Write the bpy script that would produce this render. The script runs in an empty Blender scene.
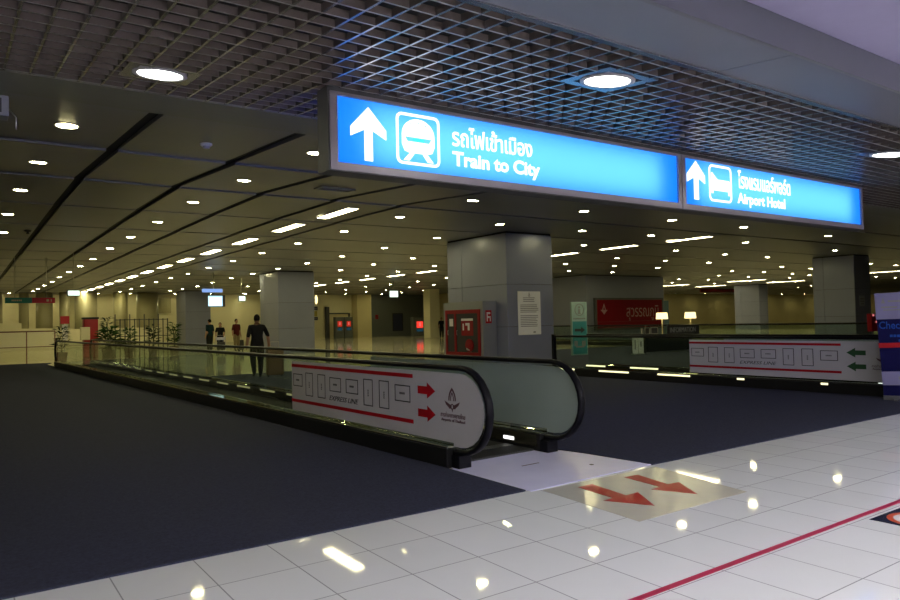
import bpy, bmesh, math, random
from mathutils import Vector, Matrix, Euler
random.seed(7)
PI = math.pi
SC = bpy.context.scene
COL = SC.collection

# ------------------------------------------------------------------ materials
MATS = {}
def nodes_of(name):
    m = bpy.data.materials.new(name); m.use_nodes = True
    nt = m.node_tree; nt.nodes.clear()
    out = nt.nodes.new('ShaderNodeOutputMaterial')
    return m, nt, out
def N(nt, typ, **k):
    n = nt.nodes.new(typ)
    for a, v in k.items():
        if a in n.inputs: n.inputs[a].default_value = v
        else: setattr(n, a, v)
    return n
def L(nt, a, b): nt.links.new(a, b)
def mat(name, col, rough=0.5, metal=0.0, var=0.06, scale=6.0, spec=0.5, bump=0.0, bscale=60.0, coat=0.0):
    if name in MATS: return MATS[name]
    m, nt, out = nodes_of(name)
    b = N(nt, 'ShaderNodeBsdfPrincipled')
    b.inputs['Roughness'].default_value = rough
    b.inputs['Metallic'].default_value = metal
    b.inputs['Specular IOR Level'].default_value = spec
    b.inputs['Coat Weight'].default_value = coat
    tc = N(nt, 'ShaderNodeTexCoord')
    nz = N(nt, 'ShaderNodeTexNoise'); nz.inputs['Scale'].default_value = scale; nz.inputs['Detail'].default_value = 4
    L(nt, tc.outputs['Object'], nz.inputs['Vector'])
    mix = N(nt, 'ShaderNodeMix', data_type='RGBA')
    c = Vector(col[:3])
    mix.inputs[6].default_value = (*[max(0, x * (1 - var)) for x in c], 1)
    mix.inputs[7].default_value = (*[min(1, x * (1 + var)) for x in c], 1)
    L(nt, nz.outputs['Fac'], mix.inputs[0])
    L(nt, mix.outputs[2], b.inputs['Base Color'])
    if bump > 0:
        n2 = N(nt, 'ShaderNodeTexNoise'); n2.inputs['Scale'].default_value = bscale
        L(nt, tc.outputs['Object'], n2.inputs['Vector'])
        bp = N(nt, 'ShaderNodeBump'); bp.inputs['Strength'].default_value = bump; bp.inputs['Distance'].default_value = 0.01
        L(nt, n2.outputs['Fac'], bp.inputs['Height']); L(nt, bp.outputs['Normal'], b.inputs['Normal'])
    L(nt, b.outputs[0], out.inputs[0])
    MATS[name] = m
    return m
def emis(name, col, strength):
    m, nt, out = nodes_of(name)
    e = N(nt, 'ShaderNodeEmission'); e.inputs[0].default_value = (*col, 1); e.inputs[1].default_value = strength
    L(nt, e.outputs[0], out.inputs[0]); MATS[name] = m
    return m
def backlit(name, ecol, strength, tcol):
    m, nt, out = nodes_of(name)
    e = N(nt, 'ShaderNodeEmission'); e.inputs[0].default_value = (*ecol, 1); e.inputs[1].default_value = strength
    t = N(nt, 'ShaderNodeBsdfTranslucent'); t.inputs[0].default_value = (*tcol, 1)
    a = N(nt, 'ShaderNodeAddShader'); L(nt, e.outputs[0], a.inputs[0]); L(nt, t.outputs[0], a.inputs[1])
    L(nt, a.outputs[0], out.inputs[0]); MATS[name] = m
    return m
def glass(name, tint, refl=1.0):
    m, nt, out = nodes_of(name)
    t = N(nt, 'ShaderNodeBsdfTransparent'); t.inputs[0].default_value = (*tint, 1)
    g = N(nt, 'ShaderNodeBsdfGlossy'); g.inputs['Roughness'].default_value = 0.02
    f = N(nt, 'ShaderNodeFresnel'); f.inputs[0].default_value = 1.5
    mu = N(nt, 'ShaderNodeMath', operation='MULTIPLY'); mu.inputs[1].default_value = refl
    gm = N(nt, 'ShaderNodeNewGeometry'); iv = N(nt, 'ShaderNodeMath', operation='SUBTRACT'); iv.inputs[0].default_value = 1.0
    L(nt, gm.outputs['Backfacing'], iv.inputs[1])                 # only the outer surface of a pane mirrors
    m0 = N(nt, 'ShaderNodeMath', operation='MULTIPLY'); L(nt, f.outputs[0], m0.inputs[0]); L(nt, iv.outputs[0], m0.inputs[1])
    L(nt, m0.outputs[0], mu.inputs[0])
    mx = N(nt, 'ShaderNodeMixShader')
    L(nt, mu.outputs[0], mx.inputs[0]); L(nt, t.outputs[0], mx.inputs[1]); L(nt, g.outputs[0], mx.inputs[2])
    L(nt, mx.outputs[0], out.inputs[0]); MATS[name] = m
    return m
def tiles(name, col, grout, sx, sy, ox, oy, gw, rough, spec=0.5, var=0.05, bump=0.0):
    m, nt, out = nodes_of(name)
    b = N(nt, 'ShaderNodeBsdfPrincipled'); b.inputs['Roughness'].default_value = rough
    b.inputs['Specular IOR Level'].default_value = spec
    tc = N(nt, 'ShaderNodeTexCoord'); sp = N(nt, 'ShaderNodeSeparateXYZ'); L(nt, tc.outputs['Object'], sp.inputs[0])
    masks = []; cells = []
    for ax, s, o in ((0, sx, ox), (1, sy, oy)):
        a = N(nt, 'ShaderNodeMath', operation='SUBTRACT'); L(nt, sp.outputs[ax], a.inputs[0]); a.inputs[1].default_value = o
        d = N(nt, 'ShaderNodeMath', operation='DIVIDE'); L(nt, a.outputs[0], d.inputs[0]); d.inputs[1].default_value = s
        r = N(nt, 'ShaderNodeMath', operation='ROUND'); L(nt, d.outputs[0], r.inputs[0])
        fl = N(nt, 'ShaderNodeMath', operation='FLOOR'); L(nt, d.outputs[0], fl.inputs[0]); cells.append(fl)
        e = N(nt, 'ShaderNodeMath', operation='SUBTRACT'); L(nt, d.outputs[0], e.inputs[0]); L(nt, r.outputs[0], e.inputs[1])
        ab = N(nt, 'ShaderNodeMath', operation='ABSOLUTE'); L(nt, e.outputs[0], ab.inputs[0])
        lt = N(nt, 'ShaderNodeMath', operation='LESS_THAN'); L(nt, ab.outputs[0], lt.inputs[0]); lt.inputs[1].default_value = gw / s / 2
        masks.append(lt)
    mxm = N(nt, 'ShaderNodeMath', operation='MAXIMUM'); L(nt, masks[0].outputs[0], mxm.inputs[0]); L(nt, masks[1].outputs[0], mxm.inputs[1])
    cb = N(nt, 'ShaderNodeCombineXYZ'); L(nt, cells[0].outputs[0], cb.inputs[0]); L(nt, cells[1].outputs[0], cb.inputs[1])
    wn = N(nt, 'ShaderNodeTexWhiteNoise'); L(nt, cb.outputs[0], wn.inputs[0])
    nz = N(nt, 'ShaderNodeTexNoise'); nz.inputs['Scale'].default_value = 3; L(nt, tc.outputs['Object'], nz.inputs['Vector'])
    ad = N(nt, 'ShaderNodeMath', operation='ADD'); L(nt, wn.outputs[0], ad.inputs[0]); L(nt, nz.outputs['Fac'], ad.inputs[1])
    hf = N(nt, 'ShaderNodeMath', operation='MULTIPLY'); L(nt, ad.outputs[0], hf.inputs[0]); hf.inputs[1].default_value = 0.5
    m1 = N(nt, 'ShaderNodeMix', data_type='RGBA')
    m1.inputs[6].default_value = (*[x * (1 - var) for x in col], 1); m1.inputs[7].default_value = (*[min(1, x * (1 + var)) for x in col], 1)
    L(nt, hf.outputs[0], m1.inputs[0])
    m2 = N(nt, 'ShaderNodeMix', data_type='RGBA'); m2.inputs[7].default_value = (*grout, 1)
    L(nt, mxm.outputs[0], m2.inputs[0]); L(nt, m1.outputs[2], m2.inputs[6])
    L(nt, m2.outputs[2], b.inputs['Base Color'])
    L(nt, b.outputs[0], out.inputs[0]); MATS[name] = m
    return m

WARM = (1.0, 0.90, 0.44)
COOL = (1.0, 0.965, 0.985)
M = {}
M['tile'] = tiles('white_floor_tile', (0.76, 0.765, 0.75), (0.36, 0.36, 0.36), 0.4877, 0.545, 0.25, 4.70, 0.008, 0.04, 0.34)
M['hallfloor'] = tiles('cream_floor_tile', (0.66, 0.62, 0.44), (0.45, 0.42, 0.30), 1.2, 1.2, 0, 0, 0.015, 0.07, 0.6)
M['carpet'] = mat('carpet_pile', (0.035, 0.038, 0.062), 0.95, var=0.5, scale=45, spec=0.1, bump=0.5, bscale=220)
M['ceil'] = mat('ceiling_metal_panel', (0.185, 0.185, 0.187), 0.40, 0.4, var=0.10, scale=0.7)
M['plenum'] = mat('dark_plenum', (0.03, 0.026, 0.022), 0.9)
M['lattice'] = mat('grid_painted_web', (0.095, 0.077, 0.073), 0.5, 0.0, spec=0.3)
M['flange'] = mat('grid_aluminium_flange', (0.34, 0.34, 0.37), 0.22, 0.9)
M['flangeb'] = mat('grid_painted_flange', (0.36, 0.34, 0.345), 0.3, 0.2)
M['gridplate'] = mat('grid_light_plate', (0.26, 0.27, 0.32), 0.25, 0.7)
M['band'] = mat('grey_green_trim', (0.20, 0.205, 0.17), 0.5, 0.2)
M['soffit'] = mat('soffit_panel', (0.40, 0.42, 0.50), 0.22, 0.45, var=0.08, scale=1.0)
M['frontceil'] = mat('lavender_plaster', (0.31, 0.285, 0.44), 0.8)
M['cream'] = mat('cream_wall', (0.68, 0.63, 0.42), 0.6, var=0.1, scale=0.6)
M['tan'] = mat('tan_wall', (0.60, 0.52, 0.28), 0.6, var=0.1, scale=0.6)
M['greywall'] = mat('dark_grey_wall', (0.10, 0.11, 0.10), 0.6)
M['clad'] = mat('column_cladding', (0.215, 0.23, 0.315), 0.34, 0.35, var=0.08, scale=1.0)
M['gap'] = mat('shadow_gap_black', (0.008, 0.008, 0.008), 0.8)
M['black'] = mat('black_rubber', (0.005, 0.005, 0.007), 0.38, spec=0.12)
M['skirt'] = mat('black_skirt_metal', (0.008, 0.008, 0.008), 0.42, 0.0, spec=0.25)
M['deck'] = mat('dark_bronze_deck', (0.46, 0.44, 0.34), 0.045, 1.0)
M['inner'] = mat('inner_skirt_steel', (0.16, 0.15, 0.10), 0.2, 0.9)
M['tread'] = mat('ribbed_pallet', (0.05, 0.05, 0.045), 0.55, 0.3)
M['plate'] = mat('landing_plate_steel', (0.72, 0.70, 0.98), 0.35, 0.10, var=0.12, scale=3)  # lavender base colour carries the blue sign's reflection on the steel
M['glass'] = glass('balustrade_glass', (0.88, 0.93, 0.89))
M['glassplain'] = glass('plain_glass', (0.97, 0.98, 0.95))
M['panel'] = mat('white_panel_vinyl', (0.52, 0.505, 0.52), 0.45)
M['red'] = mat('red_vinyl', (0.36, 0.004, 0.010), 0.45, spec=0.15)
M['floorred'] = mat('red_floor_vinyl', (0.34, 0.004, 0.012), 0.3, spec=0.15)
M['tapered'] = mat('red_floor_tape', (0.42, 0.002, 0.050), 0.4)
M['ink'] = mat('black_ink', (0.03, 0.03, 0.03), 0.6)
M['inkred'] = mat('maroon_ink', (0.10, 0.04, 0.05), 0.6)
M['green'] = mat('dark_green_vinyl', (0.012, 0.075, 0.02), 0.5)
M['sticker'] = mat('beige_floor_film', (0.52, 0.49, 0.42), 0.16, var=0.08, scale=5)
M['frame'] = mat('mauve_grey_frame', (0.40, 0.36, 0.40), 0.4, 0.4)
M['housing'] = mat('dark_grey_housing', (0.07, 0.07, 0.072), 0.5, 0.2)
M['signblue'] = backlit('backlit_blue', (0.004, 0.13, 0.85), 1.0, (0.55, 0.93, 0.58))
M['signrear'] = emis('backlit_blue_rear', (0.03, 0.13, 1.0), 3.0)
M['signwhite'] = emis('backlit_white', (1.0, 1.0, 1.0), 1.7)
M['lens'] = emis('downlight_lens', WARM, 135)
M['lensgrid'] = emis('grid_downlight_lens', (0.93, 0.97, 0.86), 26)
M['striplens'] = emis('strip_light_lens', (1.0, 0.90, 0.50), 26)
M['frontlens'] = emis('front_light_lens', COOL, 84)
M['ring'] = mat('white_ring', (0.65, 0.62, 0.66), 0.35)
M['whiteplastic'] = mat('white_plastic', (0.65, 0.65, 0.64), 0.4)
M['greyplastic'] = mat('grey_plastic', (0.35, 0.36, 0.40), 0.5)
M['cabinet'] = mat('grey_cabinet_steel', (0.23, 0.24, 0.26), 0.4, 0.4)
M['cabred'] = mat('red_cabinet_paint', (0.20, 0.003, 0.007), 0.4, spec=0.2)
M['dark'] = mat('dark_interior', (0.02, 0.018, 0.018), 0.7)
M['paper'] = mat('white_paper', (0.62, 0.62, 0.62), 0.7)
M['greyink'] = mat('grey_ink', (0.22, 0.22, 0.22), 0.7)
M['banner'] = mat('dark_red_banner', (0.17, 0.002, 0.008), 0.6, spec=0.1)
M['bannertext'] = mat('faded_white_print', (0.34, 0.20, 0.20), 0.6)
M['cyan'] = mat('cyan_print', (0.03, 0.22, 0.24), 0.5)
M['cyanlit'] = mat('pale_cyan_print', (0.26, 0.38, 0.36), 0.5)
M['blue'] = mat('dark_blue_print', (0.003, 0.003, 0.050), 0.6, spec=0.1)
M['bluetext'] = mat('bright_blue_print', (0.015, 0.07, 0.33), 0.6, spec=0.1)
M['lav'] = mat('lavender_print', (0.22, 0.21, 0.36), 0.6, spec=0.1)
M['deskdark'] = mat('black_counter_laminate', (0.018, 0.02, 0.022), 0.3)
M['counter'] = mat('grey_counter_top', (0.25, 0.24, 0.20), 0.3)
M['shade'] = emis('lamp_shade_glow', (1.0, 0.80, 0.36), 2.2)
M['deckdash'] = emis('deck_dash_glow', (1.0, 0.92, 0.52), 1.7)
M['deckdashdim'] = emis('dim_deck_dash_glow', (1.0, 0.90, 0.42), 0.28)
M['brass'] = mat('cream_lamp_metal', (0.70, 0.60, 0.36), 0.4, 0.3)
M['exit'] = emis('exit_light_face', (0.80, 1.0, 0.86), 1.6)
M['screen'] = emis('flight_screen', (0.45, 0.80, 1.0), 1.5)
M['screenwhite'] = emis('flight_screen_rows', (0.9, 0.95, 1.0), 1.6)
M['headblue'] = emis('blue_header_light', (0.30, 0.48, 0.95), 0.9)
M['redscreen'] = emis('red_screen', (1.0, 0.05, 0.03), 1.2)
M['redscreendim'] = emis('dim_red_screen', (1.0, 0.07, 0.03), 0.45)
M['pinkdot'] = emis('pink_screen_glow', (1.0, 0.25, 0.25), 0.7)
M['cyanscreen'] = emis('cyan_screen', (0.1, 0.4, 0.6), 0.10)
M['signgreen'] = mat('green_sign_paint', (0.012, 0.20, 0.13), 0.5)
M['signred'] = mat('red_sign_paint', (0.45, 0.012, 0.02), 0.5)
M['signtext'] = mat('pale_sign_print', (0.45, 0.40, 0.22), 0.5)
M['darkred'] = mat('maroon_sign', (0.13, 0.01, 0.01), 0.5)
M['railbrown'] = mat('brown_handrail', (0.13, 0.045, 0.02), 0.4)
M['steel'] = mat('brushed_steel', (0.45, 0.45, 0.42), 0.35, 0.9)
M['skin'] = mat('skin', (0.36, 0.20, 0.12), 0.6)
M['hair'] = mat('black_hair', (0.008, 0.007, 0.006), 0.6, spec=0.05)
M['blackshirt'] = mat('black_shirt', (0.010, 0.010, 0.011), 0.9, spec=0.05)
M['jeans'] = mat('dark_grey_trousers', (0.020, 0.022, 0.020), 0.9, spec=0.05)
M['maroonshirt'] = mat('maroon_shirt', (0.085, 0.016, 0.016), 0.9, spec=0.05)
M['khaki'] = mat('khaki_trousers', (0.22, 0.17, 0.08), 0.9)
M['tealshirt'] = mat('dark_teal_shirt', (0.012, 0.03, 0.036), 0.9, spec=0.05)
M['shoe'] = mat('dark_shoe_leather', (0.012, 0.011, 0.010), 0.5)
M['tanbag'] = mat('tan_luggage', (0.15, 0.085, 0.03), 0.6)
M['darkbag'] = mat('black_luggage', (0.014, 0.014, 0.014), 0.6)
M['leaf'] = mat('leaf_green', (0.014, 0.05, 0.006), 0.8, spec=0.1, var=0.4, scale=20)
M['leafdark'] = mat('dark_leaf', (0.008, 0.022, 0.006), 0.8, spec=0.1, var=0.4, scale=20)
M['stemgreen'] = mat('bamboo_stem', (0.06, 0.07, 0.02), 0.6)
M['pot'] = mat('terracotta_planter', (0.12, 0.08, 0.05), 0.7)
M['olive'] = mat('olive_column', (0.36, 0.33, 0.18), 0.45, var=0.1, scale=1)
M['kioskred'] = mat('red_kiosk_laminate', (0.33, 0.010, 0.010), 0.45)
M['navy'] = mat('navy_poster', (0.016, 0.020, 0.055), 0.5)
M['stickblack'] = mat('navy_black_sticker', (0.010, 0.012, 0.030), 0.25)
M['orange'] = mat('orange_red_print', (0.55, 0.07, 0.015), 0.35)

# ------------------------------------------------------------------ mesh builder
class MB:
    def __init__(self): self.v = []; self.f = []; self.m = []; self.smooth = []
    def add(self, vs, fs, mi=0, sm=False):
        o = len(self.v); self.v += [tuple(p) for p in vs]
        for f in fs: self.f.append([i + o for i in f]); self.m.append(mi); self.smooth.append(sm)
    def box(self, x0, x1, y0, y1, z0, z1, mi=0):
        v = [(x, y, z) for z in (z0, z1) for y in (y0, y1) for x in (x0, x1)]
        self.add(v, [(0, 2, 3, 1), (4, 5, 7, 6), (0, 1, 5, 4), (2, 6, 7, 3), (0, 4, 6, 2), (1, 3, 7, 5)], mi)
    def bbox(self, x0, x1, y0, y1, z0, z1, b=0.01, mi=0):
        bm = bmesh.new()
        bmesh.ops.create_cube(bm, size=1)
        for v in bm.verts:
            v.co = Vector(((x0 + x1) / 2 + v.co.x * (x1 - x0), (y0 + y1) / 2 + v.co.y * (y1 - y0), (z0 + z1) / 2 + v.co.z * (z1 - z0)))
        bmesh.ops.bevel(bm, geom=bm.edges[:], offset=b, segments=2, profile=0.6, affect='EDGES')
        self.frombm(bm, mi)
    def frombm(self, bm, mi=0, sm=False):
        bm.verts.index_update()
        self.add([v.co[:] for v in bm.verts], [[v.index for v in f.verts] for f in bm.faces], mi, sm); bm.free()
    def prism(self, pts, axis, a, b, mi=0):
        """closed outline pts (p,q) extruded along axis from a to b; axis x:(p,q)=(y,z) y:(x,z) z:(x,y)"""
        n = len(pts)
        def P(p, q, t): return {'x': (t, p, q), 'y': (p, t, q), 'z': (p, q, t)}[axis]
        v = [P(p, q, a) for p, q in pts] + [P(p, q, b) for p, q in pts]
        fs = [list(range(n))[::-1], list(range(n, 2 * n))] + [(i, (i + 1) % n, n + (i + 1) % n, n + i) for i in range(n)]
        self.add(v, fs, mi)
    def ring(self, outer, inner, axis, a, b, mi=0):
        """flat frame: two outlines with equal counts, extruded"""
        n = len(outer)
        def P(p, q, t): return {'x': (t, p, q), 'y': (p, t, q), 'z': (p, q, t)}[axis]
        v = [P(p, q, a) for p, q in outer] + [P(p, q, a) for p, q in inner] + [P(p, q, b) for p, q in outer] + [P(p, q, b) for p, q in inner]
        fs = []
        for i in range(n):
            j = (i + 1) % n
            fs += [(i, j, n + j, n + i), (2 * n + i, 3 * n + i, 3 * n + j, 2 * n + j), (i, 2 * n + i, 2 * n + j, j), (n + i, n + j, 3 * n + j, 3 * n + i)]
        self.add(v, fs, mi)
    def cyl(self, p0, p1, r0, r1=None, n=16, mi=0, sm=True):
        r1 = r0 if r1 is None else r1
        p0, p1 = Vector(p0), Vector(p1); d = (p1 - p0).normalized()
        a = d.orthogonal().normalized(); b = d.cross(a)
        v = []
        for p, r in ((p0, r0), (p1, r1)):
            v += [p + r * (math.cos(2 * PI * i / n) * a + math.sin(2 * PI * i / n) * b) for i in range(n)]
        self.add(v, [(i, (i + 1) % n, n + (i + 1) % n, n + i) for i in range(n)], mi, sm)
        o = len(self.v) - 2 * n
        self.f.append([o + i for i in range(n)][::-1]); self.m.append(mi); self.smooth.append(False)
        self.f.append([o + n + i for i in range(n)]); self.m.append(mi); self.smooth.append(False)
    def tube(self, pts, r, n=8, mi=0, close=False):
        """round tube along points; r number or list"""
        pts = [Vector(p) for p in pts]; k = len(pts); rs = r if isinstance(r, (list, tuple)) else [r] * k
        v = []; prev = None
        for i, p in enumerate(pts):
            d = (pts[min(i + 1, k - 1)] - pts[max(i - 1, 0)]).normalized()
            a = d.orthogonal().normalized() if prev is None else (prev - d * prev.dot(d)).normalized()
            prev = a; b = d.cross(a)
            v += [p + rs[i] * (math.cos(2 * PI * j / n) * a + math.sin(2 * PI * j / n) * b) for j in range(n)]
        fs = [(i * n + j, i * n + (j + 1) % n, (i + 1) * n + (j + 1) % n, (i + 1) * n + j) for i in range(k - 1) for j in range(n)]
        self.add(v, fs, mi, True)
        o = len(self.v) - k * n
        self.f.append([o + j for j in range(n)][::-1]); self.m.append(mi); self.smooth.append(False)
        self.f.append([o + (k - 1) * n + j for j in range(n)]); self.m.append(mi); self.smooth.append(False)
    def lathe(self, prof, c=(0, 0, 0), n=24, mi=0):
        k = len(prof); c = Vector(c)
        v = [c + Vector((r * math.cos(2 * PI * j / n), r * math.sin(2 * PI * j / n), z)) for r, z in prof for j in range(n)]
        fs = [(i * n + j, i * n + (j + 1) % n, (i + 1) * n + (j + 1) % n, (i + 1) * n + j) for i in range(k - 1) for j in range(n)]
        self.add(v, fs, mi, True)
    def ball(self, c, r, sc=(1, 1, 1), mi=0, u=16, w=10):
        bm = bmesh.new(); bmesh.ops.create_uvsphere(bm, u_segments=u, v_segments=w, radius=r)
        for q in bm.verts: q.co = Vector(c) + Vector((q.co.x * sc[0], q.co.y * sc[1], q.co.z * sc[2]))
        self.frombm(bm, mi, True)
    def build(self, name, mats, parent=None, loc=None, rot=None):
        me = bpy.data.meshes.new(name)
        me.from_pydata(self.v, [], self.f)
        ms = mats if isinstance(mats, (list, tuple)) else [mats]
        for q in ms: me.materials.append(q)
        for p, mi, s in zip(me.polygons, self.m, self.smooth): p.material_index = mi; p.use_smooth = s
        bm = bmesh.new(); bm.from_mesh(me); bmesh.ops.recalc_face_normals(bm, faces=bm.faces[:]); bm.to_mesh(me); bm.free()
        me.update()
        o = bpy.data.objects.new(name, me); COL.objects.link(o)
        if parent: o.parent = parent
        if loc: o.location = loc
        if rot: o.rotation_euler = rot
        return o
def tag(o, label, cat=None, group=None, kind=None):
    if label: o['label'] = label
    if cat: o['category'] = cat
    if group: o['group'] = group
    if kind: o['kind'] = kind
    return o
def struct(o): o['kind'] = 'structure'; return o
def thing(name, label, cat, loc=(0, 0, 0), rz=0.0, group=None):
    o = bpy.data.objects.new(name, None); COL.objects.link(o); o.empty_display_size = 0.1
    o.location = loc; o.rotation_euler = (0, 0, rz)
    return tag(o, label, cat, group)
def part(name, mats, parent, fn, label=None):
    b = MB(); fn(b); o = b.build(name, mats, parent)
    if label: o['label'] = label
    return o
def dup(root, loc, rz=None, label=None, group=None):
    r = root.copy(); COL.objects.link(r); r.location = loc
    if rz is not None: r.rotation_euler = (root.rotation_euler[0], 0, rz)
    if label: r['label'] = label
    if group: r['group'] = group
    for ch in list(root.children):
        c = ch.copy(); COL.objects.link(c); c.parent = r
        for g in list(ch.children):
            d = g.copy(); COL.objects.link(d); d.parent = c
    return r

def rrect(x0, x1, y0, y1, r, n=5):
    pts = []
    for cx, cy, a0 in ((x1 - r, y1 - r, 0), (x0 + r, y1 - r, 90), (x0 + r, y0 + r, 180), (x1 - r, y0 + r, 270)):
        for i in range(n + 1):
            a = math.radians(a0 + 90 * i / n); pts.append((cx + r * math.cos(a), cy + r * math.sin(a)))
    return pts
def text_mesh(body, w, h, bold=0.0, shear=0.0, depth=0.0):
    """lettering in the XY plane, lower left at 0,0, fitted to w x h"""
    cu = bpy.data.curves.new('lettering', 'FONT'); cu.body = body; cu.offset = bold; cu.shear = shear
    cu.fill_mode = 'FRONT' if depth == 0 else 'BOTH'; cu.resolution_u = 3
    ob = bpy.data.objects.new('lettering', cu); COL.objects.link(ob)
    dg = bpy.context.evaluated_depsgraph_get(); dg.update()
    me = bpy.data.meshes.new_from_object(ob.evaluated_get(dg))
    bpy.data.objects.remove(ob); bpy.data.curves.remove(cu)
    xs = [v.co.x for v in me.vertices]; ys = [v.co.y for v in me.vertices]
    x0, x1, y0, y1 = min(xs), max(xs), min(ys), max(ys)
    for v in me.vertices:
        v.co.x = (v.co.x - x0) / (x1 - x0) * w; v.co.y = (v.co.y - y0) / (y1 - y0) * h; v.co.z = 0
    me.materials.clear()
    return me
def lettering(body, w, h, m, parent, loc, rot, bold=0.0, shear=0.0, name='lettering'):
    me = text_mesh(body, w, h, bold, shear); me.materials.append(m)
    bm = bmesh.new(); bm.from_mesh(me)                      # give the letters a real thickness
    r = bmesh.ops.extrude_face_region(bm, geom=bm.faces[:])
    for e in r['geom']:
        if isinstance(e, bmesh.types.BMVert): e.co.z += 0.003
    bmesh.ops.recalc_face_normals(bm, faces=bm.faces[:])
    bm.to_mesh(me); bm.free()
    o = bpy.data.objects.new(name, me); COL.objects.link(o); o.parent = parent; o.location = loc; o.rotation_euler = rot
    return o
FRONT = (PI / 2, 0, 0)          # readable from -Y
LEFTF = (PI / 2, 0, -PI / 2)    # readable from -X
SLOPE = 0.1031
def gz(y): return 3.74 + SLOPE * (y - 7.6)
CP = [(7.88, 3.78), (10.6, 3.935), (13.9, 4.125), (17.2, 4.16)]
def cz(y):
    if y <= CP[0][0]: return CP[0][1]
    for (a, za), (b, zb) in zip(CP, CP[1:]):
        if y <= b: return za + (zb - za) * (y - a) / (b - a)
    return 4.16

# ------------------------------------------------------------------ setting
b = MB(); b.box(-9, 22, -11, 4.9, -0.2, 0.0); struct(b.build('floor', M['tile']))
b = MB(); b.box(-9, 125, 4.9, 63, -0.2, -0.002); b.box(22, 125, -11, 4.9, -0.2, -0.002); struct(b.build('floor', M['hallfloor']))
d = (-0.0366, 0.9993)
cl = MB(); cl.prism([(-8.98, 4.7), (4.03, 4.7), (4.03, 5.9), (3.0, 34.1), (3.35, 35.5), (-8.98, 37.5)], 'z', 0.0, 0.012)
tag(cl.build('carpet', M['carpet']), 'dark charcoal carpet on the floor left of the near walkway', 'carpet')
cr = MB(); cr.prism([(5.70, 4.7), (13.05, 4.7), (13.05, 5.9), (12.75, 14.2), (13.5, 15.8), (13.5, 21.0), (5.0, 21.0), (5.57, 5.9)], 'z', 0.0, 0.012)
tag(cr.build('carpet', M['carpet']), 'dark charcoal carpet on the floor between the two walkways', 'carpet')
cr = MB(); cr.prism([(14.75, 4.7), (27.8, 4.7), (27.2, 24.0), (15.7, 24.0), (15.7, 16.0), (14.35, 16.0)], 'z', 0.0, 0.012)
tag(cr.build('carpet', M['carpet']), 'dark carpet behind the white panel of the far walkway', 'carpet')

# flat hall ceiling, faceted panels between black grooves
GX = [1.745 + 1.64 * k for k in range(-6, 5)]
ends = [-9.0] + GX + [125.0]
c = MB()
segs = CP + [(20.7 + 3.5 * i, 4.16) for i in range(13)]
gw = 0.075
for i in range(len(ends) - 1):
    xa = ends[i] + (gw if i else 0); xb = ends[i + 1] - (gw if i < len(ends) - 2 else 0)
    for j in range(len(segs) - 1):
        (ya, za), (yb, zb) = segs[j], segs[j + 1]
        st = 0.030 if j < 2 else 0.014                       # each panel ends a little above the next: a riser facing the front
        v = [(xa, ya, za), (xb, ya, za), (xb, yb, zb + st), (xa, yb, zb + st)]
        c.add(v + [(x, y, z + 0.05) for x, y, z in v], [(0, 1, 2, 3), (4, 7, 6, 5), (0, 4, 5, 1), (1, 5, 6, 2), (2, 6, 7, 3), (3, 7, 4, 0)])
struct(c.build('ceiling', M['ceil']))
c = MB(); c.box(-9, 125, 7.4, 63, 4.42, 4.6); c.box(-9, 125, 2.45, 7.4, 4.2, 4.4); struct(c.build('ceiling', M['plenum']))
# grooves: black back of the slots, set above the panels
c = MB()
for x in GX:
    for (ya, za), (yb, zb) in zip(segs, segs[1:]):
        v = [(x - 0.12, ya, za + 0.06), (x + 0.12, ya, za + 0.06), (x + 0.12, yb, zb + 0.06), (x - 0.12, yb, zb + 0.06)]
        c.add(v + [(p, q, r + 0.02) for p, q, r in v], [(0, 1, 2, 3), (4, 7, 6, 5), (0, 4, 5, 1), (1, 5, 6, 2), (2, 6, 7, 3), (3, 7, 4, 0)])
struct(c.build('ceiling', M['gap']))

# open grid ceiling (egg-crate lattice)
LIGHTCELLS = [(4.19, 3.78), (1.374, 6.109), (9.14, 3.85)]
c = MB(); bw, bh = 0.009, 0.05
def bar(xa, xb, ya, yb):
    v = [(x, y, gz(y) + z) for z in (0, bh) for y in (ya, yb) for x in (xa, xb)]
    c.add(v, [(4, 5, 7, 6), (0, 1, 5, 4), (2, 6, 7, 3), (0, 4, 6, 2), (1, 3, 7, 5)])
    c.add(v[:4], [(0, 2, 3, 1)], 1 if yb - ya > xb - xa else 2)
x = -3.0
while x < 21:
    cuts = sorted([(yy - 0.276, yy + 0.276) for xx, yy in LIGHTCELLS if abs(xx - x) < 0.27]); ys = 3.12
    for u, w in cuts: bar(x - bw, x + bw, ys, u); ys = w
    bar(x - bw, x + bw, ys, 6.89); x += 0.184
y = 5.03 - 9 * 0.2
while y < 6.85:
    cuts = sorted([(xx - 0.276, xx + 0.276) for xx, yy in LIGHTCELLS if abs(yy - y) < 0.27]); xs = -3.0
    for u, w in cuts: bar(xs, u, y - bw, y + bw); xs = w
    bar(xs, 21, y - bw, y + bw); y += 0.2
struct(c.build('ceiling', [M['lattice'], M['flange'], M['flangeb']]))
def slab(name, m, pts):  # profile (y,z) along x
    q = MB(); q.prism(pts, 'x', -9, 40); return struct(q.build(name, m))
slab('trim_1', M['band'], [(6.89, gz(6.89) - 0.004), (7.44, gz(7.44) - 0.012), (7.44, 4.2), (6.89, 4.2)])
slab('trim_2', M['band'], [(7.44, gz(7.44) + 0.004), (7.86, 3.762), (7.86, 4.2), (7.44, 4.2)])
slab('trim_3', M['flange'], [(3.06, gz(3.06) - 0.012), (3.12, gz(3.12) - 0.012), (3.12, gz(3.12) + 0.07), (3.06, gz(3.06) + 0.07)])
q = MB()
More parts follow.
